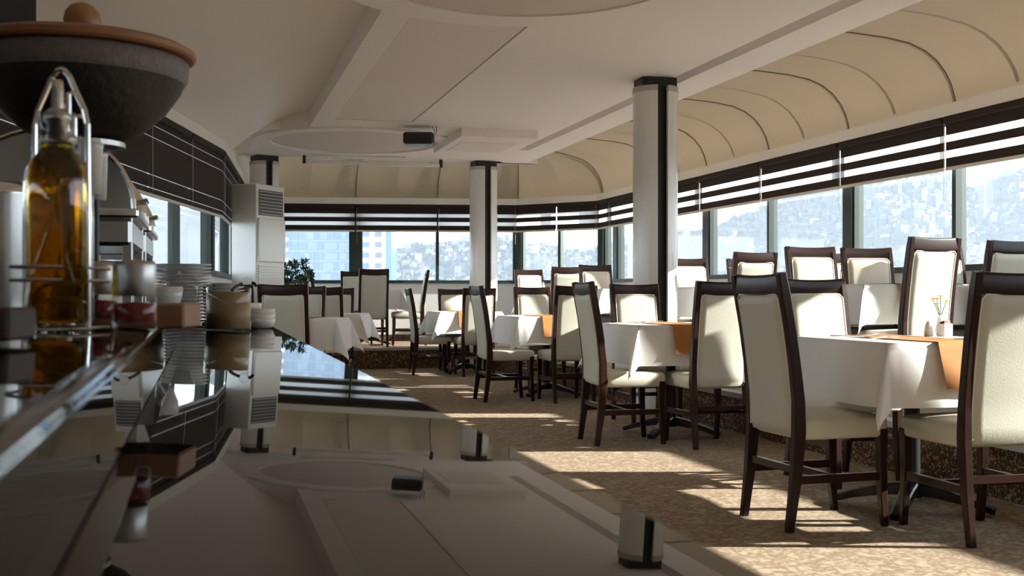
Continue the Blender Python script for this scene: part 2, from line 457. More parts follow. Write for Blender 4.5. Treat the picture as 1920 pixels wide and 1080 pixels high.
# right wall runs from near to far; travelling +y the room lies to the left
p, q = Vector((WX, NEAR, 0)), R1
ys_post = [y for y in (3.15, 6.25, 9.35, 12.45, 15.55, 0.05)]
ys_mul = [y for y in (1.6, 4.7, 7.8, 10.9, 14.0, -1.5)]
allr = sorted([NEAR] + ys_post + ys_mul + [16.1])
def lab_right(i):
    k = len(allr) - 2 - i
    return 'dark striped blind on the right-hand window wall, %s pane from its far corner' % ORD[k]
posts = [(y - NEAR, 0.15) for y in ys_post] + [(0.0, 0.12), (16.1 - NEAR, 0.16)]
window_wall(p, q, 'wall_right', posts, [(y - NEAR, 0.05) for y in ys_mul], BAND_R, T - H, lab_right)
# chamfer
Lc = (R2 - R1).length
window_wall(R1, R2, 'wall_back_corner', [(0, 0.14), (Lc, 0.14)], [(Lc * 0.5, 0.05)], BAND_R, T - H,
            lambda i: 'dark striped blind on the angled corner window, %s pane' % ('right', 'left')[i])
Lb = (B2 - R2).length
def on_back(px):      # station on the back wall for a given bearing
    d = Vector((SY + (px - 960) / F_PX * CY, CY - (px - 960) / F_PX * SY))
    e = (B2 - R2).xy; w = R2.xy
    det = d.x * (-e.y) + e.x * d.y
    t = (w.x * (-e.y) + e.x * w.y) / det
    P = d * t
    return (P - w).length
s_post, s_mul = on_back(667), on_back(820)
window_wall(R2, B2, 'wall_back', [(0, 0.12), (s_post, 0.16), (Lb, 0.15)], [(s_mul, 0.05)], BAND_R, T - H,
            lambda i: ['dark striped blind on the back wall, pane behind the far column', 'dark striped blind on the back wall, middle pane in front of the white tower', 'dark striped blind on the back wall, leftmost pane above the potted plant'][i])
# left: blinds nearly shut
BAND_L = [(2.335, T), (2.238, 2.327), (1.942, 2.230), (1.838, 1.934), (1.79, 1.830)]
L1 = (WC - B2).length
window_wall(B2, WC, 'wall_left_far', [(0, 0.15), (L1, 0.12)], [(L1 / 2, 0.05)], BAND_L, 1.765, lambda i: 'nearly shut dark blind behind the air conditioner, far left wall, %s pane' % ('far', 'near')[i], top=3.04)
L2 = (WD - WC).length
window_wall(WC, WD, 'wall_left_middle', [(0, 0.12), (L2, 0.14)], [(L2 * 0.5, 0.05)], BAND_L, 1.765, lambda i: 'nearly shut dark blind beside the air conditioner, left wall, %s pane' % ('far', 'near')[i], top=3.04)
L3 = (WE - WD).length
n3 = [L3 * 0.19, L3 * 0.375, L3 * 0.60, L3 * 0.8]
window_wall(WD, WE, 'wall_left', [(0, 0.06), (L3, 0.14), (n3[2], 0.08)], [(n3[0], 0.03), (n3[1], 0.03), (n3[3], 0.03)], BAND_L, 1.765, lambda i: 'nearly shut dark blind above the buffet, %s pane from the wall bend' % ORD[i], top=3.04)
Mx, L4 = seg_matrix(WE, WF)
BAND_LL = BAND_L[:-1] + [(1.30, 1.830)]
window_wall(WE, WF, 'wall_left_near', [(0, 0.14), (L4, 0.14)], [(L4 * k / 5, 0.05) for k in range(1, 5)], BAND_LL, 1.28, lambda i: 'fully lowered dark blind on the near left wall, %s pane from the far end' % ORD[i], top=3.04)
struct(MB().box(-2.4, WX + 0.1, NEAR - 0.1, NEAR, 0, 3.1).build('wall_front', 'white_wall'))
# carpet skirting on the platform wall
Mx, L = seg_matrix(R2, B2)
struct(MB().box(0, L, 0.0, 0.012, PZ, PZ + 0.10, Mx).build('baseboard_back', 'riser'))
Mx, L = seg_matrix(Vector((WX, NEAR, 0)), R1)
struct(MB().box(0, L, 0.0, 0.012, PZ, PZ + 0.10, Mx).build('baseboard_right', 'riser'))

# ------------------------------------------------------------------ ceiling
ceil = struct(MB().box(-2.6, 3.99, NEAR - 0.1, 15.2, 3.04, 3.14).build('ceiling', 'ceil'))
def cpanel(x0, x1, y0, y1, z0=2.85, mat='ceil', name='ceiling_panel', z1=3.039):
    return MB().box(x0, x1, y0, y1, z0, z1).build(name, mat, ceil)
CEB = 15.12
cpanel(1.12, 1.33, NEAR, CEB)                                   # long edge strip
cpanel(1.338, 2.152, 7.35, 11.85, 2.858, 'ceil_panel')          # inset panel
cpanel(1.33, 2.16, 11.858, CEB); cpanel(1.33, 2.16, NEAR, 7.342)
cpanel(2.16, 3.86, NEAR, CEB)
cpanel(3.86, 4.0, 13.75, CEB)                                   # slot stops here
MB().prism([(-0.6, 15.1), (0.98, 15.1), (0.98, 18.3), (-0.6, 18.3)], 2.95, 3.05).build('ceiling_panel', 'ceil', ceil)
cpanel(-0.9, 1.12, 12.75, CEB)                                  # dropped back left
beam = struct(MB().box(4.0, 4.36, NEAR, 15.0, 2.85, 3.16).build('trim_20', 'ceil'))
struct(MB().box(3.9, 4.5, 15.0, 15.2, 2.85, 3.16).build('trim_21', 'ceil'))
struct(MB().box(0.0, 4.5, CEB, 15.24, 2.85, 3.16).build('trim_22', 'ceil'))
def ring(cx, cy, ri, ro, z0, z1, name='ceiling_ring'):
    m = MB(); m.lathe([(ri, z1), (ri, z0), (ro, z0), (ro, z1)], 72, (cx, cy, 0))
    return autosmooth(m.build(name, 'ceil', ceil))
ring(1.76, 13.5, 1.0, 1.2, 2.828, 3.039)
ring(1.80, 6.22, 0.93, 1.2, 2.835, 3.039)
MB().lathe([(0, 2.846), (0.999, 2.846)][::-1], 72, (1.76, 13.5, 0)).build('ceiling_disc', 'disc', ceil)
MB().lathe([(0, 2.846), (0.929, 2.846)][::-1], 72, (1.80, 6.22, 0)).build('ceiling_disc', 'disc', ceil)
# sloped piece added over the upper left wall so it shades like the ceiling
tq = (12.76 - WD.y) / (WC.y - WD.y); WQ = WD.lerp(WC, tq)
lo_ = [WQ, WD, WE, WF]; hi_ = [(1.125, 12.76), (1.125, 11.3), (1.125, 5.2), (1.125, NEAR)]
m = MB(); NV = 8
def slope(u, v):
    k = u * 3; i = min(int(k), 2); f = k - i
    A = lo_[i].lerp(lo_[i + 1], f); B = Vector((*hi_[i], 0)).lerp(Vector((*hi_[i + 1], 0)), f)
    P = A.lerp(B, v); P.z = CORN + (3.035 - CORN) * math.sin(v * math.pi / 2); return P
m.grid(slope, 24, NV); m.build('ceiling_slope', 'ceil', ceil, smooth=True)
# boxed duct with a vent grille, and a slim grille beside the ring
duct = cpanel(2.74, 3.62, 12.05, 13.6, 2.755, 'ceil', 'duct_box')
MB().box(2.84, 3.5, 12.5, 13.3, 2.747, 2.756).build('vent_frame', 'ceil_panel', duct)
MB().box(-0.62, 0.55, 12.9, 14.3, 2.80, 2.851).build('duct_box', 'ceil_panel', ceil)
g = MB().box(1.35, 2.6, 14.78, 14.86, 2.842, 2.851).build('vent_grille', 'grille', ceil)

# ------------------------------------------------------------------ fabric canopy over the windows
prof = [(0.0, 2.52), (0.015, 2.60), (0.045, 2.70), (0.10, 2.80), (0.18, 2.89), (0.29, 2.965), (0.44, 3.02), (0.65, 3.05), (0.95, 3.07), (1.54, 3.08)]
outer = [Vector((WX + 0.02, NEAR, 0)), R1 + Vector((0.02, 0.01, 0)), R2 + Vector((0.01, 0.02, 0)), B2 + Vector((0, 0.02, 0))]
inner = [Vector((4.34, NEAR, 0)), Vector((4.34, 15.0, 0)), Vector((4.25, 15.1, 0)), Vector((0.30, 15.2, 0))]
stations = []
ystat = [NEAR] + [y for y in sorted(ys_post + ys_mul) if y < 15] 
for y in ystat:
    t = (y - NEAR) / (16.1 - NEAR); stations.append((outer[0].lerp(outer[1], t), Vector((4.34, y if y < 14.6 else 14.6, 0))))
stations.append((Vector((WX + .02, 15.3, 0)), Vector((4.34, 14.9, 0))))
i_corner1 = len(stations); stations.append((outer[1], inner[1]))
stations.append(((outer[1] + outer[2]) / 2, (inner[1] + inner[2]) / 2))
i_corner2 = len(stations); stations.append((outer[2], inner[2]))
for sv in (0.5 * s_mul, s_mul, 0.5 * (s_mul + s_post), s_post, 0.5 * (s_post + Lb), Lb):
    t = sv / Lb; pt = outer[2].lerp(outer[3], t); stations.append((pt, Vector((pt.x * 0.93 + 0.0, 15.15, 0))))
def cpt(st, k, lift=0.0):
    o, i = st; d, z = prof[k]; t = d / 1.54
    P = o.lerp(i, t); P.z = z + lift; return P
canopy = tag(empty('fabric_canopy'), 'beige translucent fabric canopy curving over the window walls', 'canopy')
seam_ids = list(range(1, len(ystat))) + [i_corner1, i_corner2, i_corner2 + 2, i_corner2 + 4]
for a in range(len(stations) - 1):
    m = MB(); NS = 5
    def fn(u, v, a=a):
        k = v * (len(prof) - 1); k0 = min(int(k), len(prof) - 2); fr = k - k0
        A = cpt(stations[a], k0).lerp(cpt(stations[a], k0 + 1), fr); B = cpt(stations[a + 1], k0).lerp(cpt(stations[a + 1], k0 + 1), fr)
        P = A.lerp(B, u); P.z -= 0.03 * math.sin(math.pi * u) * math.sin(math.pi * min(1, v * 1.2)); return P
    m.grid(fn, NS, (len(prof) - 1) * 2)
    m.build('fabric_panel', 'canopy', canopy, smooth=True)
for i in seam_ids:
    MB().tube([cpt(stations[i], k, -0.004) for k in range(len(prof))], 0.005, 6).build('seam', 'seam', canopy)
    MB().tube([cpt(stations[i], k, 0.05) + Vector((0.05 if i < i_corner1 else 0, 0, 0)) for k in range(len(prof))], 0.02, 6).build('support_rib', 'tube', canopy)
for i in range(1, len(ystat) - 1):
    mid = ((stations[i][0] + stations[i + 1][0]) / 2, (stations[i][1] + stations[i + 1][1]) / 2)
    MB().tube([cpt(mid, k, 0.14) + Vector((0.14, 0, 0)) for k in range(len(prof))], 0.02, 6).build('support_rib', 'tube', canopy)

# ------------------------------------------------------------------ columns
def column(x, y, base, label, gap_dir):
    c = thing('column', label, 'column', (x, y, base))
    h = 2.85 - base
    MB().box(-0.125, 0.125, -0.125, 0.125, 0, h).build('core', 'col_core', c, rotz=gap_dir)
    MB().box(-0.155, 0.155, -0.11, 0.11, h - 0.075, h).build('cap', 'col_core', c, rotz=gap_dir + math.pi / 2)
    gap = math.radians(27)
    for k in range(2):
        a0 = gap_dir + gap / 2 + k * math.pi; a1 = gap_dir + (k + 1) * math.pi - gap / 2
        m = MB(); m.lathe([(0.192, h - 0.10), (0.192, 0.0), (0.170, 0.0), (0.170, h - 0.10), (0.192, h - 0.10)][::-1], 8, (0, 0, 0), a0, a1)
        s = autosmooth(m.build('shell', 'col_white', c))
        m = MB(); m.lathe([(0.197, h - 0.078), (0.197, h - 0.125), (0.165, h - 0.125), (0.165, h - 0.078), (0.197, h - 0.078)][::-1], 8, (0, 0, 0), a0, a1)
        m.build('trim', 'col_trim', s)
    return c
def gapdir(x, y): return math.atan2(-y, -x) + math.radians(20)
column(3.74, 8.95, PZ - 0.005 - PZ, 'white shelled column with black channel nearest on the right', gapdir(3.74, 8.95))
column(3.74, 15.08, 0.0, 'white shelled column at the far platform corner', gapdir(3.74, 15.08))
column(0.78, 15.25, 0.0, 'white column rising behind the floor air conditioner', gapdir(0.78, 15.25))

# ================================================================== CHAIRS
def ycurve(z):
    pts = [(0.0, -0.045), (0.2, -0.018), (0.42, 0.0), (0.55, -0.002), (0.75, -0.025), (0.92, -0.052), (1.08, -0.085)]
    for (a, ya), (b, yb) in zip(pts, pts[1:]):
        if z <= b: return ya + (yb - ya) * (z - a) / (b - a)
    return pts[-1][1]
def make_chair():
    c = empty('dining_chair')
    for s in (-1, 1):
        zs = [0.0, 0.1, 0.2, 0.32, 0.42, 0.55, 0.7, 0.85, 1.0, 1.085]
        MB().bar([(s * 0.19, ycurve(z), z) for z in zs], [0.030, 0.032, 0.036, 0.038, 0.04, 0.036, 0.034, 0.034, 0.036, 0.034], [0.034, 0.038, 0.044, 0.05, 0.054, 0.05, 0.046, 0.044, 0.044, 0.036]).build('leg', 'wood', c)
        zf = [0.0, 0.12, 0.28, 0.42]
        MB().bar([(s * 0.19, 0.405 + (0.018 if z == 0 else 0.006 if z == 0.12 else 0), z) for z in zf], [0.028, 0.032, 0.038, 0.042], [0.03, 0.034, 0.04, 0.044]).build('leg', 'wood', c)
        MB().box(s * 0.19 - 0.011, s * 0.19 + 0.011, -0.02, 0.41, 0.20, 0.235).build('stretcher', 'wood', c)
    MB().box(-0.185, 0.185, 0.165, 0.19, 0.203, 0.232).build('stretcher', 'wood', c)
    MB().box(-0.185, 0.185, -0.024, -0.004, 0.245, 0.275).build('stretcher', 'wood', c)
    # seat
    def seat(u, v):
        # closed rounded box from a sphere-like wrap
        th = (u * 2 - 1) * math.pi; ph = (v - 0.5) * math.pi
        sg = lambda a, e: math.copysign(abs(a) ** e, a)
        x = 0.212 * sg(math.cos(ph), 0.22) * sg(math.cos(th), 0.2)
        y = 0.222 * sg(math.cos(ph), 0.22) * sg(math.sin(th), 0.2)
        z = 0.05 * sg(math.sin(ph), 0.35)
        if z > 0: z += 0.012 * (1 - (x / 0.212) ** 2) * (1 - (y / 0.222) ** 2)
        return Vector((x, 0.222 + y, 0.43 + z))
    MB().grid(seat, 32, 10).build('seat', 'cream', c, smooth=True)
    # back cushion
    def backf(side):
        def fn(u, v):
            x = (u * 2 - 1); z0, z1 = 0.40, 1.005
            hw = 0.176
            cor = 0.0
            t = min(v, 1 - v) / 0.05
            z = z0 + (z1 - z0) * v
            xx = x * hw
            if t < 1: xx *= 1 - 0.045 * (1 - t) ** 2
            edge = min(1, (1 - abs(x)) / 0.10, min(v, 1 - v) / 0.04)
            th = 0.010 + 0.019 * math.sqrt(max(0, min(1, edge))) + 0.006 * (1 - x * x)
            return Vector((xx, ycurve(z) + side * th, z))
        return fn
    b = MB(); f0 = backf(1); f1 = backf(-1); b.grid(lambda u, v: f0(1 - u, v), 14, 18); b.grid(f1, 14, 18)
    # rim joining front and back faces
    b.grid(lambda u, v: f0(0, u).lerp(f1(0, u), v), 18, 1); b.grid(lambda u, v: f1(1, u).lerp(f0(1, u), v), 18, 1)
    b.grid(lambda u, v: f1(u, 0).lerp(f0(u, 0), v), 14, 1); b.grid(lambda u, v: f0(u, 1).lerp(f1(u, 1), v), 14, 1)
    bo = b.build('backrest', 'cream', c, smooth=True)
    for side in (1, -1):
        pts = []
        for i in range(9): pts.append((-0.170, 0.42 + 0.56 * i / 8))
        pts += [(-0.155, 0.996)] + [(-0.155 + 0.31 * i / 4, 0.999) for i in range(1, 4)] + [(0.155, 0.996)]
        for i in range(9): pts.append((0.170, 0.98 - 0.56 * i / 8))
        MB().tube([(x, ycurve(z) + side * 0.021, z) for x, z in pts], 0.0045, 6).build('piping', 'piping', bo)
    # crest rail
    def crest(u, v):
        x = (u * 2 - 1) * 0.182; th = v * 2 * math.pi
        zc, hz = 1.036 + 0.008 * (u * 2 - 1) ** 2, 0.044
        sg = lambda a, e: math.copysign(abs(a) ** e, a)
        return Vector((x, ycurve(1.04) + 0.017 * sg(math.cos(th), 0.4) - 0.006 * (1 - (u * 2 - 1) ** 2), zc + hz * sg(math.sin(th), 0.4)))
    MB().grid(crest, 10, 16).build('crest_rail', 'wood', c, smooth=True)
    return c
chair0 = make_chair(); used = [False]
def place_chair(x, y, z, face, label, group):
    """x, y: middle of the rear feet; face: heading in degrees, 90 = away down the room"""
    a = math.radians(face)
    o = chair0 if not used[0] else copy_tree(chair0); used[0] = True
    d = Vector((math.cos(a), math.sin(a), 0))
    o.location = Vector((x, y, z)) + d * 0.045
    o.rotation_euler = (0, 0, a - math.pi / 2)
    tag(o, label, 'chair', group); return o

# ================================================================== TABLES
TH = 0.79
def make_table(hx, hy):
    t = empty('pedestal_table')
    MB().cbox(-hx, hx, -hy, hy, TH - 0.035, TH - 0.003, 0.004).build('table_top', 'wood', t)
    MB().lathe([(0.0, TH - 0.05), (0.16, TH - 0.05), (0.16, TH - 0.036), (0.0, TH - 0.036)], 16).build('top_plate', 'iron', t)
    MB().lathe([(0.045, 0.06), (0.038, 0.14), (0.036, 0.5), (0.04, TH - 0.05)], 16).build('pillar', 'iron', t, smooth=True)
    for k in range(4):
        a = math.pi / 4 + k * math.pi / 2
        d = Vector((math.cos(a), math.sin(a), 0)); n = Vector((-d.y, d.x, 0))
        MB().bar([d * 0.02 + Vector((0, 0, 0.10)), d * 0.12 + Vector((0, 0, 0.088)), d * 0.27 + Vector((0, 0, 0.052)), d * 0.36 + Vector((0, 0, 0.022))], [0.07, 0.065, 0.055, 0.06], [0.06, 0.05, 0.035, 0.03], xaxis=n).build('foot', 'iron', t)
    return t
def cloth_mesh(hx, hy, drop, seed=0):
    r = random.Random(seed); ph = [r.uniform(0, 6.28) for _ in range(8)]
    N = 44
    def fn(u, v):
        U = (u * 2 - 1) * (hx + drop); V = (v * 2 - 1) * (hy + drop)
        sx, sy = (1 if U >= 0 else -1), (1 if V >= 0 else -1)
        a, b = max(abs(U) - hx, 0), max(abs(V) - hy, 0)
        if a == 0 and b == 0: return Vector((U, V, 0.0))
        rr = 0.010
        if b == 0:
            w = 1 - (V / hy) ** 2
            o = rr + (a / drop) * (0.020 * w * math.sin(7 * V + ph[0] + sx) + 0.028 * w + 0.02)
            return Vector((sx * (hx + o), V, -a * 0.985))
        if a == 0:
            w = 1 - (U / hx) ** 2
            o = rr + (b / drop) * (0.020 * w * math.sin(7 * U + ph[1] + sy) + 0.028 * w + 0.02)
            return Vector((U, sy * (hy + o), -b * 0.985))
        R = math.hypot(a, b); phi = math.atan2(b, a); s2 = math.sin(2 * phi)
        e = R * 0.40 * s2 ** 1.8
        wob = 0.10 * R * math.sin(4 * phi) * math.sin(ph[2 + (sx > 0) + 2 * (sy > 0)])
        o = rr + min(1, R / drop) * 0.02
        dx = o * math.cos(phi) + e * 0.707 + wob * 0.7
        dy = o * math.sin(phi) + e * 0.707 - wob * 0.7
        return Vector((sx * (hx + dx), sy * (hy + dy), -math.sqrt(max(R * R - e * e, 0)) * 0.99))
    # non-uniform lines so the table edge is crisp
    m = MB()
    def lines(h):
        o = [h + drop * k / 12 for k in range(1, 13)]; i = [-h + 2 * h * k / 16 for k in range(17)]
        return [-x for x in o[::-1]] + i + o
    LX, LY = lines(hx), lines(hy)
    vs = [fn((x / (hx + drop) + 1) / 2, (y / (hy + drop) + 1) / 2) for y in LY for x in LX]
    n = len(LX)
    fs = [(j * n + i, j * n + i + 1, (j + 1) * n + i + 1, (j + 1) * n + i) for j in range(len(LY) - 1) for i in range(n - 1)]
    m.add(vs, fs)
    return m.mesh('tablecloth', 'cloth', True)
def runner_mesh(hy, w, hang):
    m = MB()
    def fn(u, v):
        x = (u * 2 - 1) * w; s = (v * 2 - 1) * (hy + hang)
        if abs(s) <= hy: return Vector((x, s, 0.004))
        sg = 1 if s > 0 else -1; d = abs(s) - hy
        return Vector((x, sg * (hy + 0.020 + 0.085 * d / 0.25 * 0.9 + 0.004), 0.004 - d * 0.98))
    m.grid(fn, 6, 48); return m.mesh('table_runner', 'runner', True)
H4 = 0.40
table0 = make_table(H4, H4); table0_used = [False]
cloths = [cloth_mesh(H4, H4, 0.275, s) for s in range(4)]
run_me = runner_mesh(H4, 0.17, 0.20)
def mesh_obj(name, me, loc, rotz):
    o = bpy.data.objects.new(name, me); COL.objects.link(o); o.location = loc; o.rotation_euler = (0, 0, rotz); return o
wide0 = make_table(0.64, H4); wide_used = [False]
wide_cloths = [cloth_mesh(0.64, H4, 0.275, 10 + k) for k in range(2)]
def place_table(x, y, z, where, rot=0.0, runners=(0.0,), seed=0, wide=False):
    src, flag = (wide0, wide_used) if wide else (table0, table0_used)
    o = src if not flag[0] else copy_tree(src); flag[0] = True
    o.location = (x, y, z); o.rotation_euler = (0, 0, rot)
    tag(o, 'black pedestal table under white cloth, ' + where, 'table', 'dining tables')
    me = wide_cloths[seed % 2] if wide else cloths[seed % 4]
    tag(mesh_obj('tablecloth', me, (x, y, z + TH + 0.001), rot), 'white tablecloth with hanging corners, ' + where, 'tablecloth', 'white tablecloths')
    for k, dx in enumerate(runners):
        pos = '' if len(runners) == 1 else ('left half, ', 'right half, ')[k]
        tag(mesh_obj('table_runner', run_me, (x + dx, y, z + TH + 0.002), rot), 'orange runner across white cloth, ' + pos + where, 'table runner', 'orange table runners')

# small table things
def make_fork():
    m = MB()
    def st(y0, y1, w0, w1, z0, z1): m.add([(-w0, y0, z0), (w0, y0, z0), (w1, y1, z1), (-w1, y1, z1), (-w0, y0, z0 + .002), (w0, y0, z0 + .002), (w1, y1, z1 + .002), (-w1, y1, z1 + .002)], [(3, 2, 1, 0), (4, 5, 6, 7), (0, 1, 5, 4), (1, 2, 6, 5), (2, 3, 7, 6), (3, 0, 4, 7)])
    st(-0.10, -0.03, 0.009, 0.006, 0.001, 0.003); st(-0.03, 0.03, 0.006, 0.004, 0.003, 0.008); st(0.03, 0.05, 0.004, 0.012, 0.008, 0.006)
    for k in range(4):
        x = -0.0105 + 0.007 * k; m.box(x - 0.0016, x + 0.0016, 0.048, 0.098, 0.006, 0.008)
    return m.mesh('fork', 'steel')
def make_knife():
    m = MB(); m.cbox(-0.008, 0.008, -0.11, -0.01, 0.0, 0.007, 0.002)
    m.prism([(-0.007, -0.012), (0.008, -0.012), (0.010, 0.05), (0.006, 0.10), (-0.007, 0.11)], 0.001, 0.004)
    return m.mesh('knife', 'steel')
fork_me, knife_me = make_fork(), make_knife()
def cutlery(me, name, x, y, z, rot, label):
    tag(mesh_obj(name, me, (x, y, z), rot), label, 'cutlery', 'cutlery on the tables')
def sachet_holder(x, y, z, label, rot=0.3):
    t = thing('sachet_holder', label, 'holder', (x, y, z), rot)
    m = MB()
    for (a, b, c, d) in ((-0.03, 0.03, -0.022, -0.018), (-0.03, 0.03, 0.018, 0.022), (-0.03, -0.026, -0.018, 0.018), (0.026, 0.03, -0.018, 0.018)): m.box(a, b, c, d, 0, 0.062)
    m.box(-0.03, 0.03, -0.022, 0.022, 0, 0.004); m.build('cup', 'china', t)
    for k in range(5): MB().box(-0.022, 0.008 - 0.002 * k, -0.014 + 0.006 * k, -0.012 + 0.006 * k, 0.006, 0.078 - 0.002 * k).build('sachet', 'sachet', t)
    MB().box(0.008, 0.024, -0.012, -0.004, 0.006, 0.076).build('sachet', 'orange', t)
def shaker(x, y, z, label):
    t = thing('salt_shaker', label, 'shaker', (x, y, z))
    MB().lathe([(0.0, 0), (0.021, 0), (0.022, 0.015), (0.018, 0.045), (0.013, 0.062), (0.008, 0.070), (0.0, 0.072)], 14).build('body', 'china', t, smooth=True)
    MB().lathe([(0.006, 0.0715), (0.004, 0.0735), (0, 0.074)], 10).build('cap', 'steel', t, smooth=True)
def flower_vase(x, y, z, label, seed=1):
    r = random.Random(seed)
    t = thing('flower_vase', label, 'vase', (x, y, z))
    MB().lathe([(0.0, 0), (0.022, 0), (0.026, 0.03), (0.015, 0.07), (0.012, 0.09), (0.017, 0.10)], 14).build('vase', 'china', t, smooth=True)
    for k in range(5):
        a = k * 1.257 + r.uniform(-.3, .3); e = Vector((0.035 * math.cos(a), 0.035 * math.sin(a), 0.13 + r.uniform(0, 0.05)))
        if k == 4: e = Vector((0.0, 0.0, 0.19))
        s = MB().tube([(0, 0, 0.08), (e.x * 0.4, e.y * 0.4, 0.12), e], 0.0018, 5).build('stem', 'leaf', t)
        m = MB()
        for p in range(9):
            b = p * 2 * math.pi / 9; d = Vector((math.cos(b), math.sin(b), 0.35)); n = Vector((-math.sin(b), math.cos(b), 0))
            m.add([e + d * 0.004, e + d * 0.014 + n * 0.007, e + d * 0.024, e + d * 0.014 - n * 0.007], [(0, 1, 2, 3)])
        fl = m.build('blossom', ('yellow', 'orange')[k % 2 and k != 4], s)
        MB().lathe([(0.0, -0.001), (0.006, 0.001), (0.004, 0.006), (0.0, 0.007)], 8, e).build('flower_centre', 'orange', s)

# ------------------------------------------------------------------ the row on the carpet by the platform edge
GF = 'chairs at the row of floor tables'
floor_tabs = [(3.17, 4.52, 'nearest the photographer in the floor row'), (3.22, 7.42, 'second from the camera in the floor row'), (3.30, 10.70, 'third from the camera in the floor row'), (3.24, 14.10, 'farthest in the floor row by the back step')]
for i, (x, y, w) in enumerate(floor_tabs): place_table(x, y, 0, w, seed=i)
nm = ['nearest', 'second nearest', 'third nearest', 'farthest']
left_y = [4.40, 7.16, 10.30, 14.0]; near_p = [(3.10, 3.76), (3.25, 6.65), (3.31, 9.84), (3.26, 13.38)]; far_p = [(3.30, 5.55), (3.36, 8.42), (3.42, 11.55), (3.26, 14.80)]
for i in range(4):
    place_chair([2.355, 2.505, 2.52, 2.53][i], left_y[i], 0, 0 + (2, -2, 1, -3)[i], 'cream chair with its back to the aisle at the %s floor table' % nm[i], GF)
    place_chair(near_p[i][0], near_p[i][1], 0, 90 + (-2, 1, 2, 0)[i], 'cream chair on the near side of the %s floor table' % nm[i], GF)
    place_chair(far_p[i][0], far_p[i][1] + 0.03, 0, 270 + (4, -1, 2, 0)[i], 'cream chair facing the camera across the %s floor table' % nm[i], GF)

# ------------------------------------------------------------------ tables on the raised platform by the windows
GP = 'chairs on the platform by the windows'
pys = [4.3, 7.0, 9.5, 12.1, 14.55]
pn = ['nearest, mostly out of frame', 'second', 'third', 'fourth', 'fifth and farthest']
for i, y in enumerate(pys):
    if i == 0: continue
    place_table(4.90, y, PZ, '%s on the window platform' % pn[i], seed=i, wide=True, runners=(-0.22, 0.36))
plat = [
    (4.50, 6.22, 97, 'sunlit white-backed chair on the platform above the nearest floor table'),
    (5.27, 6.43, 92, 'cream chair with its back to the camera at the right photo edge on the platform'),
    (4.47, 7.62, 268, 'cream chair with reddish crest facing the camera on the platform behind the nearest table'),
    (4.98, 7.66, 262, 'cream chair on the platform half hidden behind the sunlit white-backed chair'),
    (5.52, 7.50, 268, 'cream chair against the window at the second platform table, facing the camera'),
    (4.55, 8.72, 92, 'cream chair on the platform just right of the near column, back to the camera'),
    (5.25, 8.78, 90, 'cream chair behind the reddish-crested chair on the platform, near the window'),
    (4.66, 10.28, 270, 'cream chair on the platform just right of the near column, facing the camera'),
    (5.30, 10.30, 272, 'cream chair farther along the platform by the window at the third table'),
    (4.56, 12.75, 270, 'cream chair on the platform left of the near column, facing the camera'),
    (5.3, 12.8, 268, 'cream chair by the window at the fourth platform table, facing the camera'),
    (4.9, 11.35, 90, 'cream chair hidden behind the near column on the platform, back to the camera'),
    (4.50, 13.72, 90, 'cream chair on the platform between the two columns, back to the camera'),
    (4.45, 15.25, 270, 'cream chair on the platform between the columns farthest toward the corner window'),
]
for x, y, a, lab in plat: place_chair(x, y, PZ, a, lab, GP)
flower_vase(5.28, 6.62, PZ + TH + 0.005, 'small white vase of yellow flowers behind the sunlit white-backed chair', 1)
flower_vase(4.66, 9.30, PZ + TH + 0.005, 'small white vase of yellow flowers on the third platform table', 2)
flower_vase(4.4, 14.4, PZ + TH + 0.005, 'small white vase of pale flowers on the farthest platform table', 3)

# ------------------------------------------------------------------ the table on the back platform
place_table(2.32, 16.25, PZ, 'on the back platform below the back windows', runners=(), seed=2)
GB = 'chairs on the back platform'
place_chair(2.27, 15.46, PZ, 90, 'cream chair with its back to the camera on the back platform', GB)
place_chair(2.20, 16.98, PZ, 270, 'cream chair on the back platform facing the camera beside the window post', GB)
place_chair(3.10, 16.02, PZ, 172, 'cream chair on the back platform seen edge-on, facing left', GB)
place_chair(1.50, 16.55, PZ, 5, 'cream chair on the back platform seen edge-on beside the potted plant', GB)

# ------------------------------------------------------------------ the left group beyond the counter
GL = 'chairs at the left tables beyond the counter'
fa = 90 - math.degrees(YAW)
for (Z, X, a, lab) in [
    (9.25, -1.885, fa, 'large cream chair back just beyond the glass jar on the counter'),
    (9.35, -2.36, fa + 2, 'cream chair left of the large chair back, half hidden by the glass jar'),
    (11.0, -2.04, fa + 180, 'cream chair facing the camera across the nearer left table'),
    (11.9, -2.0, fa, 'cream chair with its back to the camera at the farther left table'),
    (13.62, -2.13, fa + 180, 'cream chair facing the camera across the farther left table')]:
    P = room(Z, X); place_chair(P.x, P.y, 0, a, lab, GL)
P = room(10.12, -1.93); place_table(P.x, P.y, 0, 'nearer of the two left tables beyond the counter', -YAW, seed=1)
P = room(12.75, -2.08); place_table(P.x, P.y, 0, 'farther of the two left tables beyond the counter', -YAW, runners=(), seed=3)

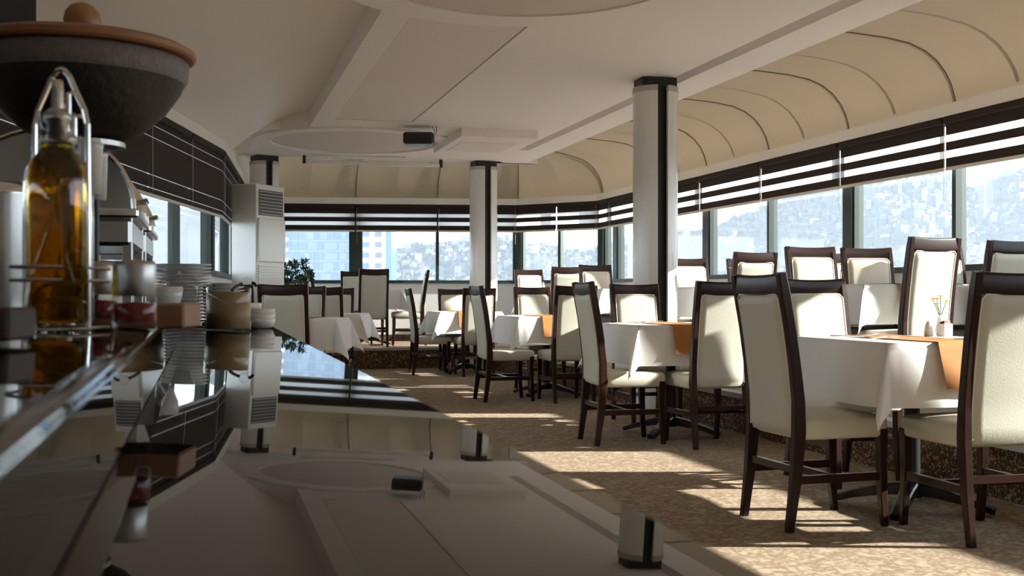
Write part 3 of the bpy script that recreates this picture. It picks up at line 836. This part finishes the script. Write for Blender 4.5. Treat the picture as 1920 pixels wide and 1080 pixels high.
# cutlery and condiments
zt = TH + 0.008
for i, (x, y, w) in enumerate(floor_tabs[:3]):
    d = nm[i]
    cutlery(knife_me, 'knife', x - 0.26, y + 0.12, zt, 1.4, 'steel knife on the aisle side of the %s floor table' % d)
    cutlery(fork_me, 'fork', x - 0.22, y - 0.10, zt, -1.2, 'steel fork on the aisle side of the %s floor table' % d)
    cutlery(knife_me, 'knife', x + 0.02, y - 0.26, zt, 1.2, 'steel knife at the near edge of the %s floor table' % d)
    cutlery(fork_me, 'fork', x + 0.13, y - 0.30, zt, -0.4, 'steel fork at the near edge of the %s floor table' % d)
    cutlery(fork_me, 'fork', x - 0.02, y + 0.26, zt, -1.0, 'steel fork at the far edge of the %s floor table' % d)
shaker(3.36, 4.66, zt - 0.002, 'white china salt shaker on the nearest floor table')
sachet_holder(3.42, 4.62, zt - 0.002, 'white sachet holder with brown packets on the nearest floor table')
flower_vase(3.50, 4.76, zt - 0.002, 'small vase of yellow flowers beside the sachet holder on the nearest floor table', 5)

# ================================================================== THE BUFFET COUNTER
def zl(x, y): return 0.855 - 0.0333 * x + 0.0035 * y          # lower black glass
def zu(x, y): return zl(x, y) + 0.081                          # raised shelf
CX0, CX1, CY0, CY1 = -1.0, 0.275, -0.6, 5.15
LE, LY1 = -0.066, 4.55                                         # shelf edge, shelf end
counter = thing('buffet_counter', 'long buffet counter with black glass top in the foreground', 'counter', (0, 0, 0))
def slab(m, x0, x1, y0, y1, zf, t):
    top = [(x0, y0, zf(x0, y0)), (x1, y0, zf(x1, y0)), (x1, y1, zf(x1, y1)), (x0, y1, zf(x0, y1))]
    bot = [(a, b, c - t) for a, b, c in top]
    m.add(bot + top, [(3, 2, 1, 0), (4, 5, 6, 7), (0, 1, 5, 4), (1, 2, 6, 5), (2, 3, 7, 6), (3, 0, 4, 7)]); return m
slab(MB(), CX0, CX1, CY0, CY1, zl, 0.014).build('glass_top', 'counter', counter)
MB().box(CX0 + 0.02, CX1 - 0.035, CY0 + 0.02, CY1 - 0.03, 0.1, 0.828).build('cabinet', 'counter_body', counter)
MB().box(CX0 + 0.06, CX1 - 0.09, CY0 + 0.06, CY1 - 0.09, 0.0, 0.1).build('plinth', 'black', counter)
for k in range(8):
    y0 = CY0 + 0.05 + k * 0.70
    MB().box(CX1 - 0.036, CX1 - 0.018, y0, y0 + 0.69, 0.13, 0.80).build('front_panel', 'counter_body', counter)
sh = slab(MB(), CX0, LE - 0.012, CY0, LY1, zu, 0.078).build('raised_shelf', 'counter', counter)
# rounded nosing of the shelf
m = MB()
R_ = 0.012
NP = [(-R_ + R_ * math.sin(math.pi / 2 * k / 8), -R_ + R_ * math.cos(math.pi / 2 * k / 8)) for k in range(9)] + [(0.0, -R_ - 0.001), (0.0, -0.079)]
def nose(u, v):
    y = CY0 + (LY1 - CY0) * u; a, b = NP[round(v * (len(NP) - 1))]
    return Vector((LE + a, y, zu(LE, y) + b))
m.grid(lambda u, v: nose(1 - u, v), 2, len(NP) - 1)
autosmooth(m.build('shelf_edge', 'counter', sh), 60)

# ---- oil cruet: stand and two bottles
def bottle_prof(r, h0, h1, rn): return [(0.0, 0.004), (r - 0.004, 0.004), (r, 0.010), (r, h0 - 0.02), (r * 0.985, h0 - 0.008), (r * 0.90, h0 + 0.004), (rn + 0.004, h0 + 0.014), (rn, h0 + 0.022), (rn, h1), (rn + 0.002, h1 + 0.003), (rn, h1 + 0.006)]
def oil_bottle(x, y, r, label, oil, h0=0.196, h1=0.256):
    z = zu(x, y) + 0.004
    t = thing('oil_bottle', label, 'bottle', (x, y, z), 0.4)
    MB().lathe(bottle_prof(r, h0, h1, 0.0200), 28).build('glass', 'clear', t, smooth=True)
    pr = [(max(0, a - 0.0022), b + 0.002) for a, b in bottle_prof(r, h0, h1 - 0.033, 0.0200)[:-2]]
    pr = pr + [(0.0, pr[-1][1])]
    MB().lathe(pr, 28).build('oil', oil, t, smooth=True)
    MB().lathe([(0.0, h1 + 0.010), (0.010, h1 + 0.010), (0.016, h1 + 0.004), (0.0165, h1 - 0.004), (0.012, h1 - 0.008), (0.011, h1 - 0.026), (0.0, h1 - 0.028)][::-1], 18).build('stopper', 'steel_dull', t, smooth=True)
    MB().lathe([(0.0080, h1 + 0.005), (0.0076, h1 + 0.032), (0.0066, h1 + 0.045), (0.0, h1 + 0.046)], 12).build('spout', 'steel', t, smooth=True)
    MB().tube([(0.013, 0, h1 + 0.002), (0.013, 0, h1 + 0.030), (0.022, 0, h1 + 0.032)], 0.0034, 8).build('air_pipe', 'steel', t)
P = room(1.36, -0.552)
OBX, OBY = P.x, P.y
oil_bottle(OBX, OBY, 0.0365, 'tall glass bottle of golden olive oil in wire cruet stand', 'oil')
oil_bottle(OBX - 0.002, OBY + 0.085, 0.0365, 'second oil bottle behind the golden one in the cruet stand', 'oil_dark', 0.186, 0.240)
st = thing('cruet_stand', 'chrome wire cruet stand with tall pointed handle around oil bottles', 'stand', (OBX, OBY + 0.042, zu(OBX, OBY)), -YAW - 0.05)
r = 0.0027
def stad(z):
    pts = []
    for k in range(40):
        a = 2 * math.pi * k / 40; yy = 0.043 if math.sin(a) > 0 else -0.043
        pts.append((0.0395 * math.cos(a), 0.0395 * math.sin(a) + yy * min(1, abs(math.sin(a)) * 6), z))
    return pts + [pts[0]]
for z in (0.003, 0.062, 0.078): MB().tube(stad(z), 0.0022, 6).build('wire_ring', 'steel_dull', st)
H0 = 0.246
hp = [(-0.0445, -0.0, 0.0), (-0.0445, 0, H0 * 0.5), (-0.0432, 0, H0 + 0.012), (-0.038, 0, H0 + 0.03), (-0.026, 0, H0 + 0.05), (-0.014, 0, H0 + 0.071), (-0.006, 0, H0 + 0.0785), (0.0, 0, H0 + 0.080)]
hp = hp + [(-a, b, c) for a, b, c in hp[::-1][1:]]
MB().tube([(a * 0.78, b - 0.002, c) for a, b, c in hp], 0.0036, 8).build('handle', 'steel', st)
for s in (-1, 1): MB().tube([(s * 0.0445 * 0.78, -0.002, 0.062), (s * 0.040, -0.002, 0.062)], 0.0022, 6).build('wire_link', 'steel_dull', st)

# ---- spice jars with steel lids
def spice_jar(Z, X, label, fill):
    P = room(Z, X); z = zu(P.x, P.y) + 0.001
    t = thing('spice_jar', label, 'jar', (P.x, P.y, z))
    MB().lathe([(0.0, 0.0), (0.0235, 0.0), (0.026, 0.006), (0.026, 0.042), (0.023, 0.047)], 24).build('glass', 'clear', t, smooth=True)
    MB().lathe([(0.0, 0.014), (0.0232, 0.014), (0.0235, 0.036), (0.0, 0.038)], 24).build('spice', fill, t, smooth=True)
    MB().lathe([(0.0245, 0.045), (0.0255, 0.047), (0.0255, 0.083), (0.024, 0.088), (0.0, 0.090)], 24).build('lid', 'steel_dull', t, smooth=True)
spice_jar(1.37, -0.462, 'small spice jar with brushed steel lid beside the oil bottle', 'spice')
spice_jar(1.52, -0.560, 'spice jar with steel lid right behind the oil bottle', 'spice')

# ---- wooden blocks
P = room(1.56, -0.500)
w = MB(); w.cbox(-0.085, 0.055, -0.05, 0.05, 0, 0.034, 0.003)
tag(w.build('wooden_block', 'block_wood', None, loc=(P.x, P.y, zu(P.x, P.y) + 0.002), rotz=-YAW + 0.05), 'pale reddish wooden block at the shelf edge by the spice jars', 'block')
P = room(1.02, -0.50)
w = MB(); w.cbox(-0.10, 0.055, -0.03, 0.03, 0, 0.030, 0.003)
tag(w.build('wooden_block', 'block_dark', None, loc=(P.x, P.y, zu(P.x, P.y) + 0.003), rotz=-YAW), 'dark brown wooden block at the left photo edge by the oil bottle', 'block')
# ---- tall steel canister at the left
P = room(1.75, -0.80)
t = thing('steel_canister', 'tall steel canister at the left photo edge behind the oil', 'canister', (P.x, P.y, zu(P.x, P.y)))
MB().lathe([(0.0, 0.0), (0.042, 0.0), (0.044, 0.01), (0.044, 0.20)], 28).build('body', 'steel_dull', t, smooth=True)
MB().lathe([(0.046, 0.196), (0.046, 0.206), (0.03, 0.214), (0.0, 0.216)], 28).build('lid', 'steel', t, smooth=True)
P = room(1.62, -0.690)
t = thing('steel_shaker', 'slim steel shaker standing left of the golden oil bottle', 'shaker', (P.x, P.y, zu(P.x, P.y)))
MB().lathe([(0.0, 0.0), (0.016, 0.0), (0.017, 0.01), (0.017, 0.21)], 20).build('body', 'steel', t, smooth=True)
MB().lathe([(0.018, 0.205), (0.018, 0.22), (0.010, 0.228), (0.0, 0.229)], 20).build('cap', 'steel_dull', t, smooth=True)

# ---- big clay bowl with wooden lid on a steel stand
P = room(2.32, -0.890)
BX, BY = P.x, P.y
zb = zu(BX, BY)
bz = 1.31 - zb        # underside of the bowl above the shelf
t = thing('clay_bowl', 'large dark clay bowl with wooden lid and ball knob', 'bowl', (BX, BY, zb + bz))
MB().lathe([(0.0, 0.0), (0.075, 0.0), (0.12, 0.022), (0.165, 0.062), (0.195, 0.105), (0.205, 0.128)], 48).build('bowl_body', 'clay', t, smooth=True)
MB().lathe([(0.204, 0.124), (0.210, 0.132), (0.2135, 0.165), (0.206, 0.172), (0.0, 0.172)], 48).build('bowl_rim', 'clay_rim', t, smooth=True)
ld = autosmooth(MB().lathe([(0.0, 0.174), (0.222, 0.174), (0.228, 0.178), (0.228, 0.188), (0.21, 0.198), (0.10, 0.206), (0.0, 0.208)], 48).build('lid', 'lid_wood', t), 30)
MB().lathe([(0.0, 0.204), (0.022, 0.204), (0.021, 0.216), (0.026, 0.222), (0.034, 0.234), (0.0375, 0.250), (0.034, 0.267), (0.024, 0.280), (0.010, 0.287), (0.0, 0.288)], 24).build('knob', 'knob_wood', ld, smooth=True)
t = thing('bowl_stand', 'steel stand with sleeved legs under the clay bowl', 'stand', (BX, BY, zb), -YAW)
MB().lathe([(0.078, bz - 0.012), (0.085, bz - 0.012), (0.085, bz - 0.002), (0.070, bz - 0.002), (0.070, bz - 0.012), (0.078, bz - 0.012)], 32).build('ring', 'steel_dull', t)
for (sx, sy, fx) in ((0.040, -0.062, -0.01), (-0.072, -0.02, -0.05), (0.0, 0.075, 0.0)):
    MB().lathe([(0.0, bz - 0.012), (0.024, bz - 0.012), (0.026, bz - 0.016), (0.024, bz - 0.024), (0.022, bz - 0.115), (0.0, bz - 0.116)], 20, (sx, sy, 0)).build('sleeve', 'china', t, smooth=True)  # white colour stands in for the window reflection on the steel sleeves
    MB().tube([(sx, sy, bz - 0.11), (fx, sy, 0.03), (fx, sy, 0.0)], 0.007, 10).build('leg', 'black', t)

# ---- roll-top chafing dishes
def chafing(x, y, label):
    z = zu(x - 0.2, y + 0.27) + 0.001
    t = thing('chafing_dish', label, 'chafing dish', (x, y, z))
    W, L = 0.20, 0.27
    for sx in (-1, 1):
        for sy in (-1, 1):
            MB().bar([(sx * (W - 0.012), sy * (L - 0.02), 0.235), (sx * (W - 0.012), sy * (L - 0.02), 0.0)], 0.024, 0.024).build('leg', 'steel_dull', t)
    m = MB(); m.cbox(-W, W, -L, L, 0.145, 0.215, 0.01); m.build('water_pan', 'steel_dull', t)
    m = MB(); m.cbox(-W - 0.015, W + 0.015, -L - 0.01, L + 0.01, 0.215, 0.237, 0.005); m.build('rim', 'steel', t)
    d = MB()
    def dome(u, v):
        a = math.pi * u; rr = 0.198
        return Vector((rr * math.cos(a), -L + 0.01 + (2 * L - 0.02) * v, 0.238 + rr * math.sin(a) * 0.93))
    d.grid(dome, 28, 2)
    lid = autosmooth(d.build('roll_lid', 'steel', t), 50)
    for s in (-1, 1):
        e = MB(); vs = [(0, s * (L - 0.01), 0.238)] + [(0.198 * math.cos(math.pi * k / 24), s * (L - 0.01), 0.238 + 0.184 * math.sin(math.pi * k / 24)) for k in range(25)]
        e.add(vs, [(0, k, k + 1) if s < 0 else (0, k + 1, k) for k in range(1, 25)]); e.build('lid_end', 'steel_dull', lid)
        MB().tube([(0.202 * math.cos(math.pi * k / 24), s * (L - 0.012), 0.238 + 0.188 * math.sin(math.pi * k / 24)) for k in range(25)], 0.007, 8).build('lid_edge', 'steel', lid)
    MB().tube([(0.192, -0.04, 0.272), (0.222, -0.04, 0.278), (0.222, 0.04, 0.278), (0.192, 0.04, 0.272)], 0.005, 8).build('handle', 'steel', lid)
    MB().lathe([(0.0, 0.0), (0.045, 0.0), (0.045, 0.055), (0.03, 0.062), (0.0, 0.062)], 18).build('burner', 'steel_dull', t, smooth=True)
    MB().tube([(-0.06, -L + 0.02, 0.0), (-0.06, -L + 0.0, 0.16), (-0.035, -L + 0.0, 0.20), (0.035, -L, 0.20), (0.06, -L, 0.16), (0.06, -L + 0.02, 0.0)], 0.008, 8).build('end_bracket', 'steel', t)
chafing(-0.37, 3.18, 'polished roll-top chafing dish nearest on the buffet shelf')
chafing(-0.37, 3.86, 'polished roll-top chafing dish second on the buffet shelf')

# ---- bowls, plates and jar
def bowl_mesh(R, h, name='bowl'):
    return MB().lathe([(0.0, 0.0), (R * 0.6, 0.0), (R * 0.62, 0.008), (R * 0.92, h * 0.55), (R, h), (R * 0.95, h), (R * 0.86, h * 0.55), (R * 0.5, 0.012), (0.0, 0.010)], 28).mesh(name, 'china', True)
P = room(2.55, -0.790)
tag(mesh_obj('white_bowl', bowl_mesh(0.04, 0.062), (P.x, P.y, zu(P.x, P.y) + 0.001), 0), 'white china bowl on the shelf behind the wooden block', 'bowl')
P = room(3.05, -0.905)
t = thing('film_covered_bowl', 'glass bowl covered in clear crumpled film by the chafing dishes', 'bowl', (P.x, P.y, zu(P.x, P.y)))
MB().lathe([(0.0, 0.0), (0.03, 0.0), (0.045, 0.03), (0.05, 0.07)], 20).build('glass', 'clear', t, smooth=True)
m = MB(); rr = random.Random(3)
def film(u, v):
    a = 2 * math.pi * u; ph = (v) * math.pi * 0.5
    k = 1 + (0.12 * math.sin(9 * a + 5 * v) + 0.06 * math.sin(17 * a)) * (1 - v) 
    return Vector((0.052 * k * math.cos(ph) * math.cos(a), 0.052 * k * math.cos(ph) * math.sin(a), 0.07 + 0.035 * math.sin(ph) * (1 + 0.2 * math.sin(5 * a))))
m.grid(film, 40, 8); m.build('film', 'film', t, smooth=False)

plate_me = MB().lathe([(0.0, 0.0), (0.065, 0.0), (0.068, 0.004), (0.115, 0.012), (0.120, 0.0155), (0.115, 0.0155), (0.066, 0.008), (0.0, 0.006)], 36).mesh('dinner_plate', 'china', True)
def plate_stack(cx, cy, n, sc, where, group):
    for k in range(n):
        o = mesh_obj('dinner_plate', plate_me, (cx + rng.uniform(-.002, .002), cy + rng.uniform(-.002, .002), zl(cx, cy) + 0.001 + 0.0145 * k), 0)
        o.scale = (sc, sc, 1)
        pos = 'topmost' if k == n - 1 else 'lowest' if k == 0 else '%s from bottom' % (ORD[k] if k < len(ORD) else '%dth' % (k + 1))
        tag(o, 'white plate, %s of the %s' % (pos, where), 'plate', group)
plate_stack(-0.085, 4.93, 17, 1.0, 'tall plate stack left of the glass jar', 'plates in the tall stack')
P = room(4.72, -1.20)
plate_stack(P.x, P.y + 0.04, 12, 0.62, 'low side-plate stack behind the glass jar', 'plates in the low stack')

P = room(4.0, -1.012)
t = thing('glass_jar', 'wide glass jar of tan dressing on the black glass counter', 'jar', (P.x, P.y, zl(P.x, P.y) + 0.001))
MB().lathe([(0.0, 0.0), (0.074, 0.0), (0.079, 0.006), (0.079, 0.150), (0.0775, 0.153)], 40).build('glass', 'clear', t, smooth=True)
MB().lathe([(0.0, 0.006), (0.074, 0.006), (0.0765, 0.010), (0.0765, 0.136), (0.0, 0.137)], 40).build('dressing', 'tan', t, smooth=True)
t = thing('ladle', 'black ladle with glass ball end resting in the jar', 'ladle', (P.x, P.y, zl(P.x, P.y)), -YAW)
MB().tube([(0.0, 0.05, 0.145), (0.005, 0.075, 0.156), (0.012, 0.095, 0.163), (0.024, 0.105, 0.168)], 0.006, 8).build('shaft', 'black', t)
MB().lathe([(0.0, -0.020), (0.015, -0.014), (0.022, 0.0), (0.015, 0.014), (0.0, 0.020)], 18, (0.040, 0.11, 0.174)).build('ball', 'clear', t, smooth=True)
MB().tube([(0.058, 0.11, 0.172), (0.068, 0.108, 0.168), (0.074, 0.104, 0.160)], 0.006, 8).build('grip', 'black', t)
bme = MB().lathe([(0.0, 0.0), (0.042, 0.0), (0.050, 0.004), (0.0595, 0.022), (0.061, 0.038), (0.058, 0.038), (0.055, 0.022), (0.04, 0.008), (0.0, 0.006)], 32).mesh('ramekin', 'china', True)
for (cx, cy, nn, lab) in ((0.212, 4.50, 3, 'front bowl stack right of the glass jar'), (0.170, 4.72, 4, 'rear bowl stack right of the glass jar')):
    for k in range(nn):
        tag(mesh_obj('ramekin', bme, (cx, cy, zl(cx, cy) + 0.001 + 0.019 * k), 0), 'white china ramekin, %s of the %s' % (['lowest', 'second', 'third', 'fourth'][k] if k < nn - 1 else 'topmost', lab), 'bowl', 'ramekins on the counter')

# ================================================================== OTHER THINGS IN THE ROOM
# floor-standing air conditioner
P = room(12.0, -2.71)
a = math.radians(-24) - YAW
ac = thing('air_conditioner', 'tall white floor-standing air conditioner at the left wall', 'air conditioner', (P.x, P.y, 0), a)
HA = 2.17
# local: +x is the front (turned to the right), width along y
MB().cbox(-0.17, 0.15, -0.25, 0.25, 0.0, HA, 0.008).build('cabinet', 'ac', ac)
MB().cbox(0.15, 0.175, -0.235, 0.235, 1.10 + 0.25, HA - 0.36, 0.006).build('front_panel', 'ac_cream', ac)
MB().cbox(0.15, 0.170, -0.235, 0.235, 0.20, 1.10, 0.006).build('front_panel', 'ac_cream', ac)
MB().box(0.1505, 0.152, -0.21, 0.22, HA - 0.33, HA - 0.06).build('outlet', 'black', ac)
for k in range(8):
    z = HA - 0.32 + k * 0.034
    MB().box(0.152, 0.168, -0.21, 0.22, z, z + 0.007).build('louvre', 'grille', ac)
for k in range(7):
    z = 1.12 + k * 0.03
    MB().box(0.150, 0.165, -0.22, 0.22, z, z + 0.018).build('intake_slat', 'ac_cream', ac)
MB().tube([(0.16, -0.236, HA - 0.4), (0.16, -0.236, 1.4)], 0.004, 6).build('panel_edge', 'grille', ac)

# potted plant
P = room(14.5, -2.80)
pl = thing('potted_plant', 'bushy dark green potted plant in front of the back window', 'plant', (P.x, P.y, 0))
MB().lathe([(0.0, 0.0), (0.13, 0.0), (0.17, 0.30), (0.18, 0.32), (0.16, 0.32), (0.15, 0.28), (0.0, 0.28)], 24).build('pot', 'pot', pl, smooth=True)
stm = MB(); lv = MB(); rl = random.Random(11)
for k in range(7):
    a = k * 0.9; e = Vector((0.12 * math.cos(a), 0.12 * math.sin(a), 1.15 + 0.05 * k % 0.2))
    stm.tube([(0.02 * math.cos(a), 0.02 * math.sin(a), 0.28), (0.04 * math.cos(a), 0.04 * math.sin(a), 0.8), e], [0.012, 0.009, 0.006], 6)
stm.build('stems', 'bark', pl)
for k in range(64):
    a = rl.uniform(0, 6.283); zz = rl.uniform(-0.9, 1); rad = rl.uniform(0.45, 1.0) ** 0.5 * rl.uniform(0.8, 1.12)
    c = Vector((0.235 * rad * math.sqrt(1 - zz * zz) * math.cos(a), 0.235 * rad * math.sqrt(1 - zz * zz) * math.sin(a), 1.24 + 0.24 * zz * rad))
    ax = (c - Vector((0, 0, 1.08))).normalized()
    e1 = ax.cross(Vector((0.3, 0.2, 1))).normalized(); e2 = ax.cross(e1)
    for j in range(10):
        b_ = j * 2.4; sp = 0.35 + 0.07 * j
        d = (ax + (e1 * math.cos(b_) + e2 * math.sin(b_)) * sp * 1.6).normalized()
        n = d.cross(ax).normalized(); u = n.cross(d).normalized()
        l = rl.uniform(0.055, 0.085); w = l * 0.21; cc = c - ax * 0.004 * j
        lv.add([cc, cc + d * l * 0.55 + n * w + u * 0.004, cc + d * l - u * 0.010, cc + d * l * 0.55 - n * w + u * 0.004], [(0, 1, 2), (0, 2, 3)])
lv.build('foliage', 'leaf', pl)

# ceiling projector
P = room(12.3, -1.02)
pj = thing('ceiling_projector', 'black projector hanging from the ceiling by the round panel', 'projector', (P.x, P.y, 2.85), -YAW)
MB().cbox(-0.165, 0.165, -0.13, 0.13, -0.205, -0.075, 0.018).build('body', 'black', pj)
MB().lathe([(0.0, -0.002), (0.045, -0.002), (0.045, -0.012), (0.02, -0.016), (0.02, -0.06), (0.06, -0.062), (0.06, -0.075), (0.0, -0.075)], 18).build('mount', 'steel_dull', pj)
MB().lathe([(0.035, 0.0), (0.038, 0.02), (0.03, 0.022), (0.0, 0.018)], 18, (0, 0, 0)).build('lens', 'clear', pj, smooth=True)
pj.children[-1].location = (0.09, 0.135, -0.15); pj.children[-1].rotation_euler = (-math.pi / 2, 0, 0)
MB().box(-0.12, 0.10, 0.125, 0.137, -0.20, -0.19).build('light_strip', 'china', pj)
for (dx, dy) in ((0.0, 0.0), (0.02, 0.01)):
    MB().tube([(0.15 + dx, -0.05, -0.10), (0.175 + dx, -0.05 + dy, -0.06), (0.15 + dx * 2, -0.05, 0.0 - 0.001), ], 0.004, 6).build('cable', 'black', pj)

# rolled-up projection screen
a, b = Vector((1.28, 15.02, 2.775)), Vector((3.12, 14.98, 2.775))
scn = thing('projection_screen', 'rolled-up white projection screen hanging at the ceiling edge', 'screen', (a + b) / 2)
L = (b - a).length / 2
MB().cbox(-L, L, -0.025, 0.025, -0.03, 0.02, 0.008).build('case', 'screen', scn)
for s in (-1, 1): MB().cbox(s * L - 0.02, s * L + 0.02, -0.03, 0.03, -0.035, 0.072, 0.004).build('end_cap', 'black', scn)

# dark extractor box above the near end of the buffet
P = room(3.9, -2.22)
hd = thing('extractor_hood', 'black extractor hood at the top left photo corner', 'hood', (P.x, P.y, 1.93), -YAW)
MB().cbox(-0.22, 0.44, -0.3, 0.3, 0.0, 0.75, 0.01).build('shell', 'matte_black', hd)
MB().cbox(-0.15, 0.15, -0.15, 0.15, 0.75, 1.105, 0.005).build('duct', 'matte_black', hd)
MB().box(-0.18, 0.40, -0.25, 0.25, -0.012, 0.001).build('filter', 'matte_black', hd)

# ================================================================== THE CITY OUTSIDE
def hill_h(az, d):
    """height of the ground at bearing az (radians right of the camera axis) and distance d"""
    px = 960 + F_PX * math.tan(az) if abs(az) < 1.3 else (3000 if az > 0 else -3000)
    key = [(-3000, 120), (250, 128), (330, 118), (430, 132), (500, 60), (520, 45), (760, 75), (1100, 70), (1270, 75), (1420, 120), (1560, 165), (1680, 178), (1780, 160), (1830, 140), (1920, 150), (2200, 130), (3000, 90)]
    for (a, ha), (b, hb) in zip(key, key[1:]):
        if a <= px <= b: top = ha + (hb - ha) * (px - a) / (b - a); break
    else: top = 60
    t = max(0, min(1, (d - 350) / 1150)); s = t ** 1.3
    return -75 + (top + 75) * s + 7 * math.sin(az * 40 + d * 0.006) * t + 3 * math.sin(az * 113 + d * .02) * t
m = MB()
NA, ND = 140, 14
def hp_(u, v):
    az = -0.55 + 1.55 * u; d = 350 + 1150 * v
    P = room(d * math.cos(az), d * math.sin(az)); P.z = hill_h(az, d) ; return P
m.grid(hp_, NA, ND)
h = m.build('hillside', 'hill', None, smooth=True); struct(h)
g = MB(); g.box(-1500, 2500, -600, 2500, -78, -76); struct(g.build('city_ground', 'hill'))
m = MB(); rc = random.Random(21)
for k in range(15000):
    az = rc.uniform(-0.5, 0.62); d = 380 + 1080 * rc.random() ** 0.7
    P = room(d * math.cos(az), d * math.sin(az)); z = hill_h(az, d)
    if az < -0.24: continue
    if min(abs(az - math.atan((q_ - 960) / F_PX)) for q_ in (1795, 1848)) < 0.008 and d > 1240: continue
    w, l, hh = rc.uniform(2.0, 4.6), rc.uniform(2.0, 5), rc.uniform(3.5, 8) * (2.0 if rc.random() < 0.05 else 1)
    Mt = Matrix.Translation((P.x, P.y, z)) @ Matrix.Rotation(rc.uniform(-0.5, 0.5), 4, 'Z')
    m.box(-w, w, -l, l, -4, hh, Mt)
tag(m.build('far_town', 'house'), 'pale hazy town of small houses on the far hillside', 'town', kind='stuff')

# glass tower and white balcony tower behind the back windows
D = 330.0
def cx_(px, d=D): return (px - 960) * d / F_PX
tw = thing('glass_tower', 'blue glass office tower behind the back window', 'tower', room(D, cx_(600), -76), -YAW)
x0, x1 = cx_(528) - cx_(600), cx_(672) - cx_(600)
MB().box(x0 - 8, x1, 0, 25, 0, 125).build('curtain_wall', 'tglass', tw)
m = MB()
nx = int((x1 - x0) / 1.15)
for k in range(nx + 1): m.box(x0 + k * 1.15 - 0.08, x0 + k * 1.15 + 0.08, -0.18, 0.0, 0, 125)
tag(m.build('mullion_grid', 'tglass2', tw), kind='stuff')
for k in range(42): MB().box(x0 - 8, x1, -0.12, 0.0, k * 3.0, k * 3.0 + 0.5).build('floor_band', 'tglass2', tw)
rt = random.Random(4)
for k in range(24, 36):
    for j in range(3):
        xx = x0 + 6 + j * 5 + rt.uniform(0, 2)
        MB().box(xx, xx + rt.uniform(1.2, 4), -0.25, -0.05, k * 3.0 + 0.7, k * 3.0 + 2.7).build('pale_blind', 'tglass2', tw)  # paler panels of varied width over the facade
for k in range(20, 40): MB().box(x0 - 6.0, x0 + 2.2, -1.6, 0.1, k * 3.0, k * 3.0 + 1.1).build('balcony', 'twhite', tw)
tw2 = thing('white_tower', 'white apartment tower with recessed windows right of the glass tower', 'tower', room(D - 10, cx_(703, D - 10), -76), -YAW)
d2 = D - 10
X = lambda px: cx_(px, d2) - cx_(703, d2)
MB().box(X(675), X(722), 0, 16, 0, 125).build('wall', 'twhite', tw2)
MB().box(X(722), X(733), 0.8, 15, 0, 124).build('glass_strip', 'tglass', tw2)
for k in range(18, 40):
    z = k * 3.0
    MB().box(X(703), X(716), -0.06, 0.2, z + 0.9, z + 2.4).build('window', 'tdark', tw2)
    MB().box(X(676), X(692), -0.05, 0.2, z + 0.8, z + 2.3).build('window', 'tglass', tw2)
    MB().box(X(675), X(699), -1.5, 0.05, z - 0.2, z + 0.75).build('balcony', 'twhite', tw2)
for i, px in enumerate((1795, 1848)):
    az = math.atan((px - 960) / F_PX); d = 1300
    P = room(d * math.cos(az), d * math.sin(az)); P.z = hill_h(az, d)
    ms = thing('radio_mast', ('left', 'right')[i] + ' of the two thin masts on the far hilltop', 'mast', P)
    MB().tube([(0, 0, 0), (0, 0, 30), (0, 0, 48)], [0.9, 0.6, 0.25], 6).build('mast_pole', 'tube', ms)
    MB().box(-1.6, 1.6, -0.3, 0.3, 24, 25).build('cross_arm', 'tube', ms)

# summer haze lying over the city, well outside the building
hz = bpy.data.materials.new('city_haze'); hz.use_nodes = True
nt = hz.node_tree; nt.nodes.remove(nt.nodes['Principled BSDF'])
vs_ = nt.nodes.new('ShaderNodeVolumeScatter'); vs_.inputs['Color'].default_value = (0.66, 0.83, 1.0, 1); vs_.inputs['Density'].default_value = 0.0009; vs_.inputs['Anisotropy'].default_value = 0.0
nt.links.new(vs_.outputs[0], nt.nodes['Material Output'].inputs['Volume'])
hb = MB().box(-330, 420, 0, 270, -75, 220).build('city_haze', hz, None, loc=room(42, 0), rotz=-YAW)
tag(hb, 'pale bluish haze lying over the distant city', 'haze', kind='stuff')
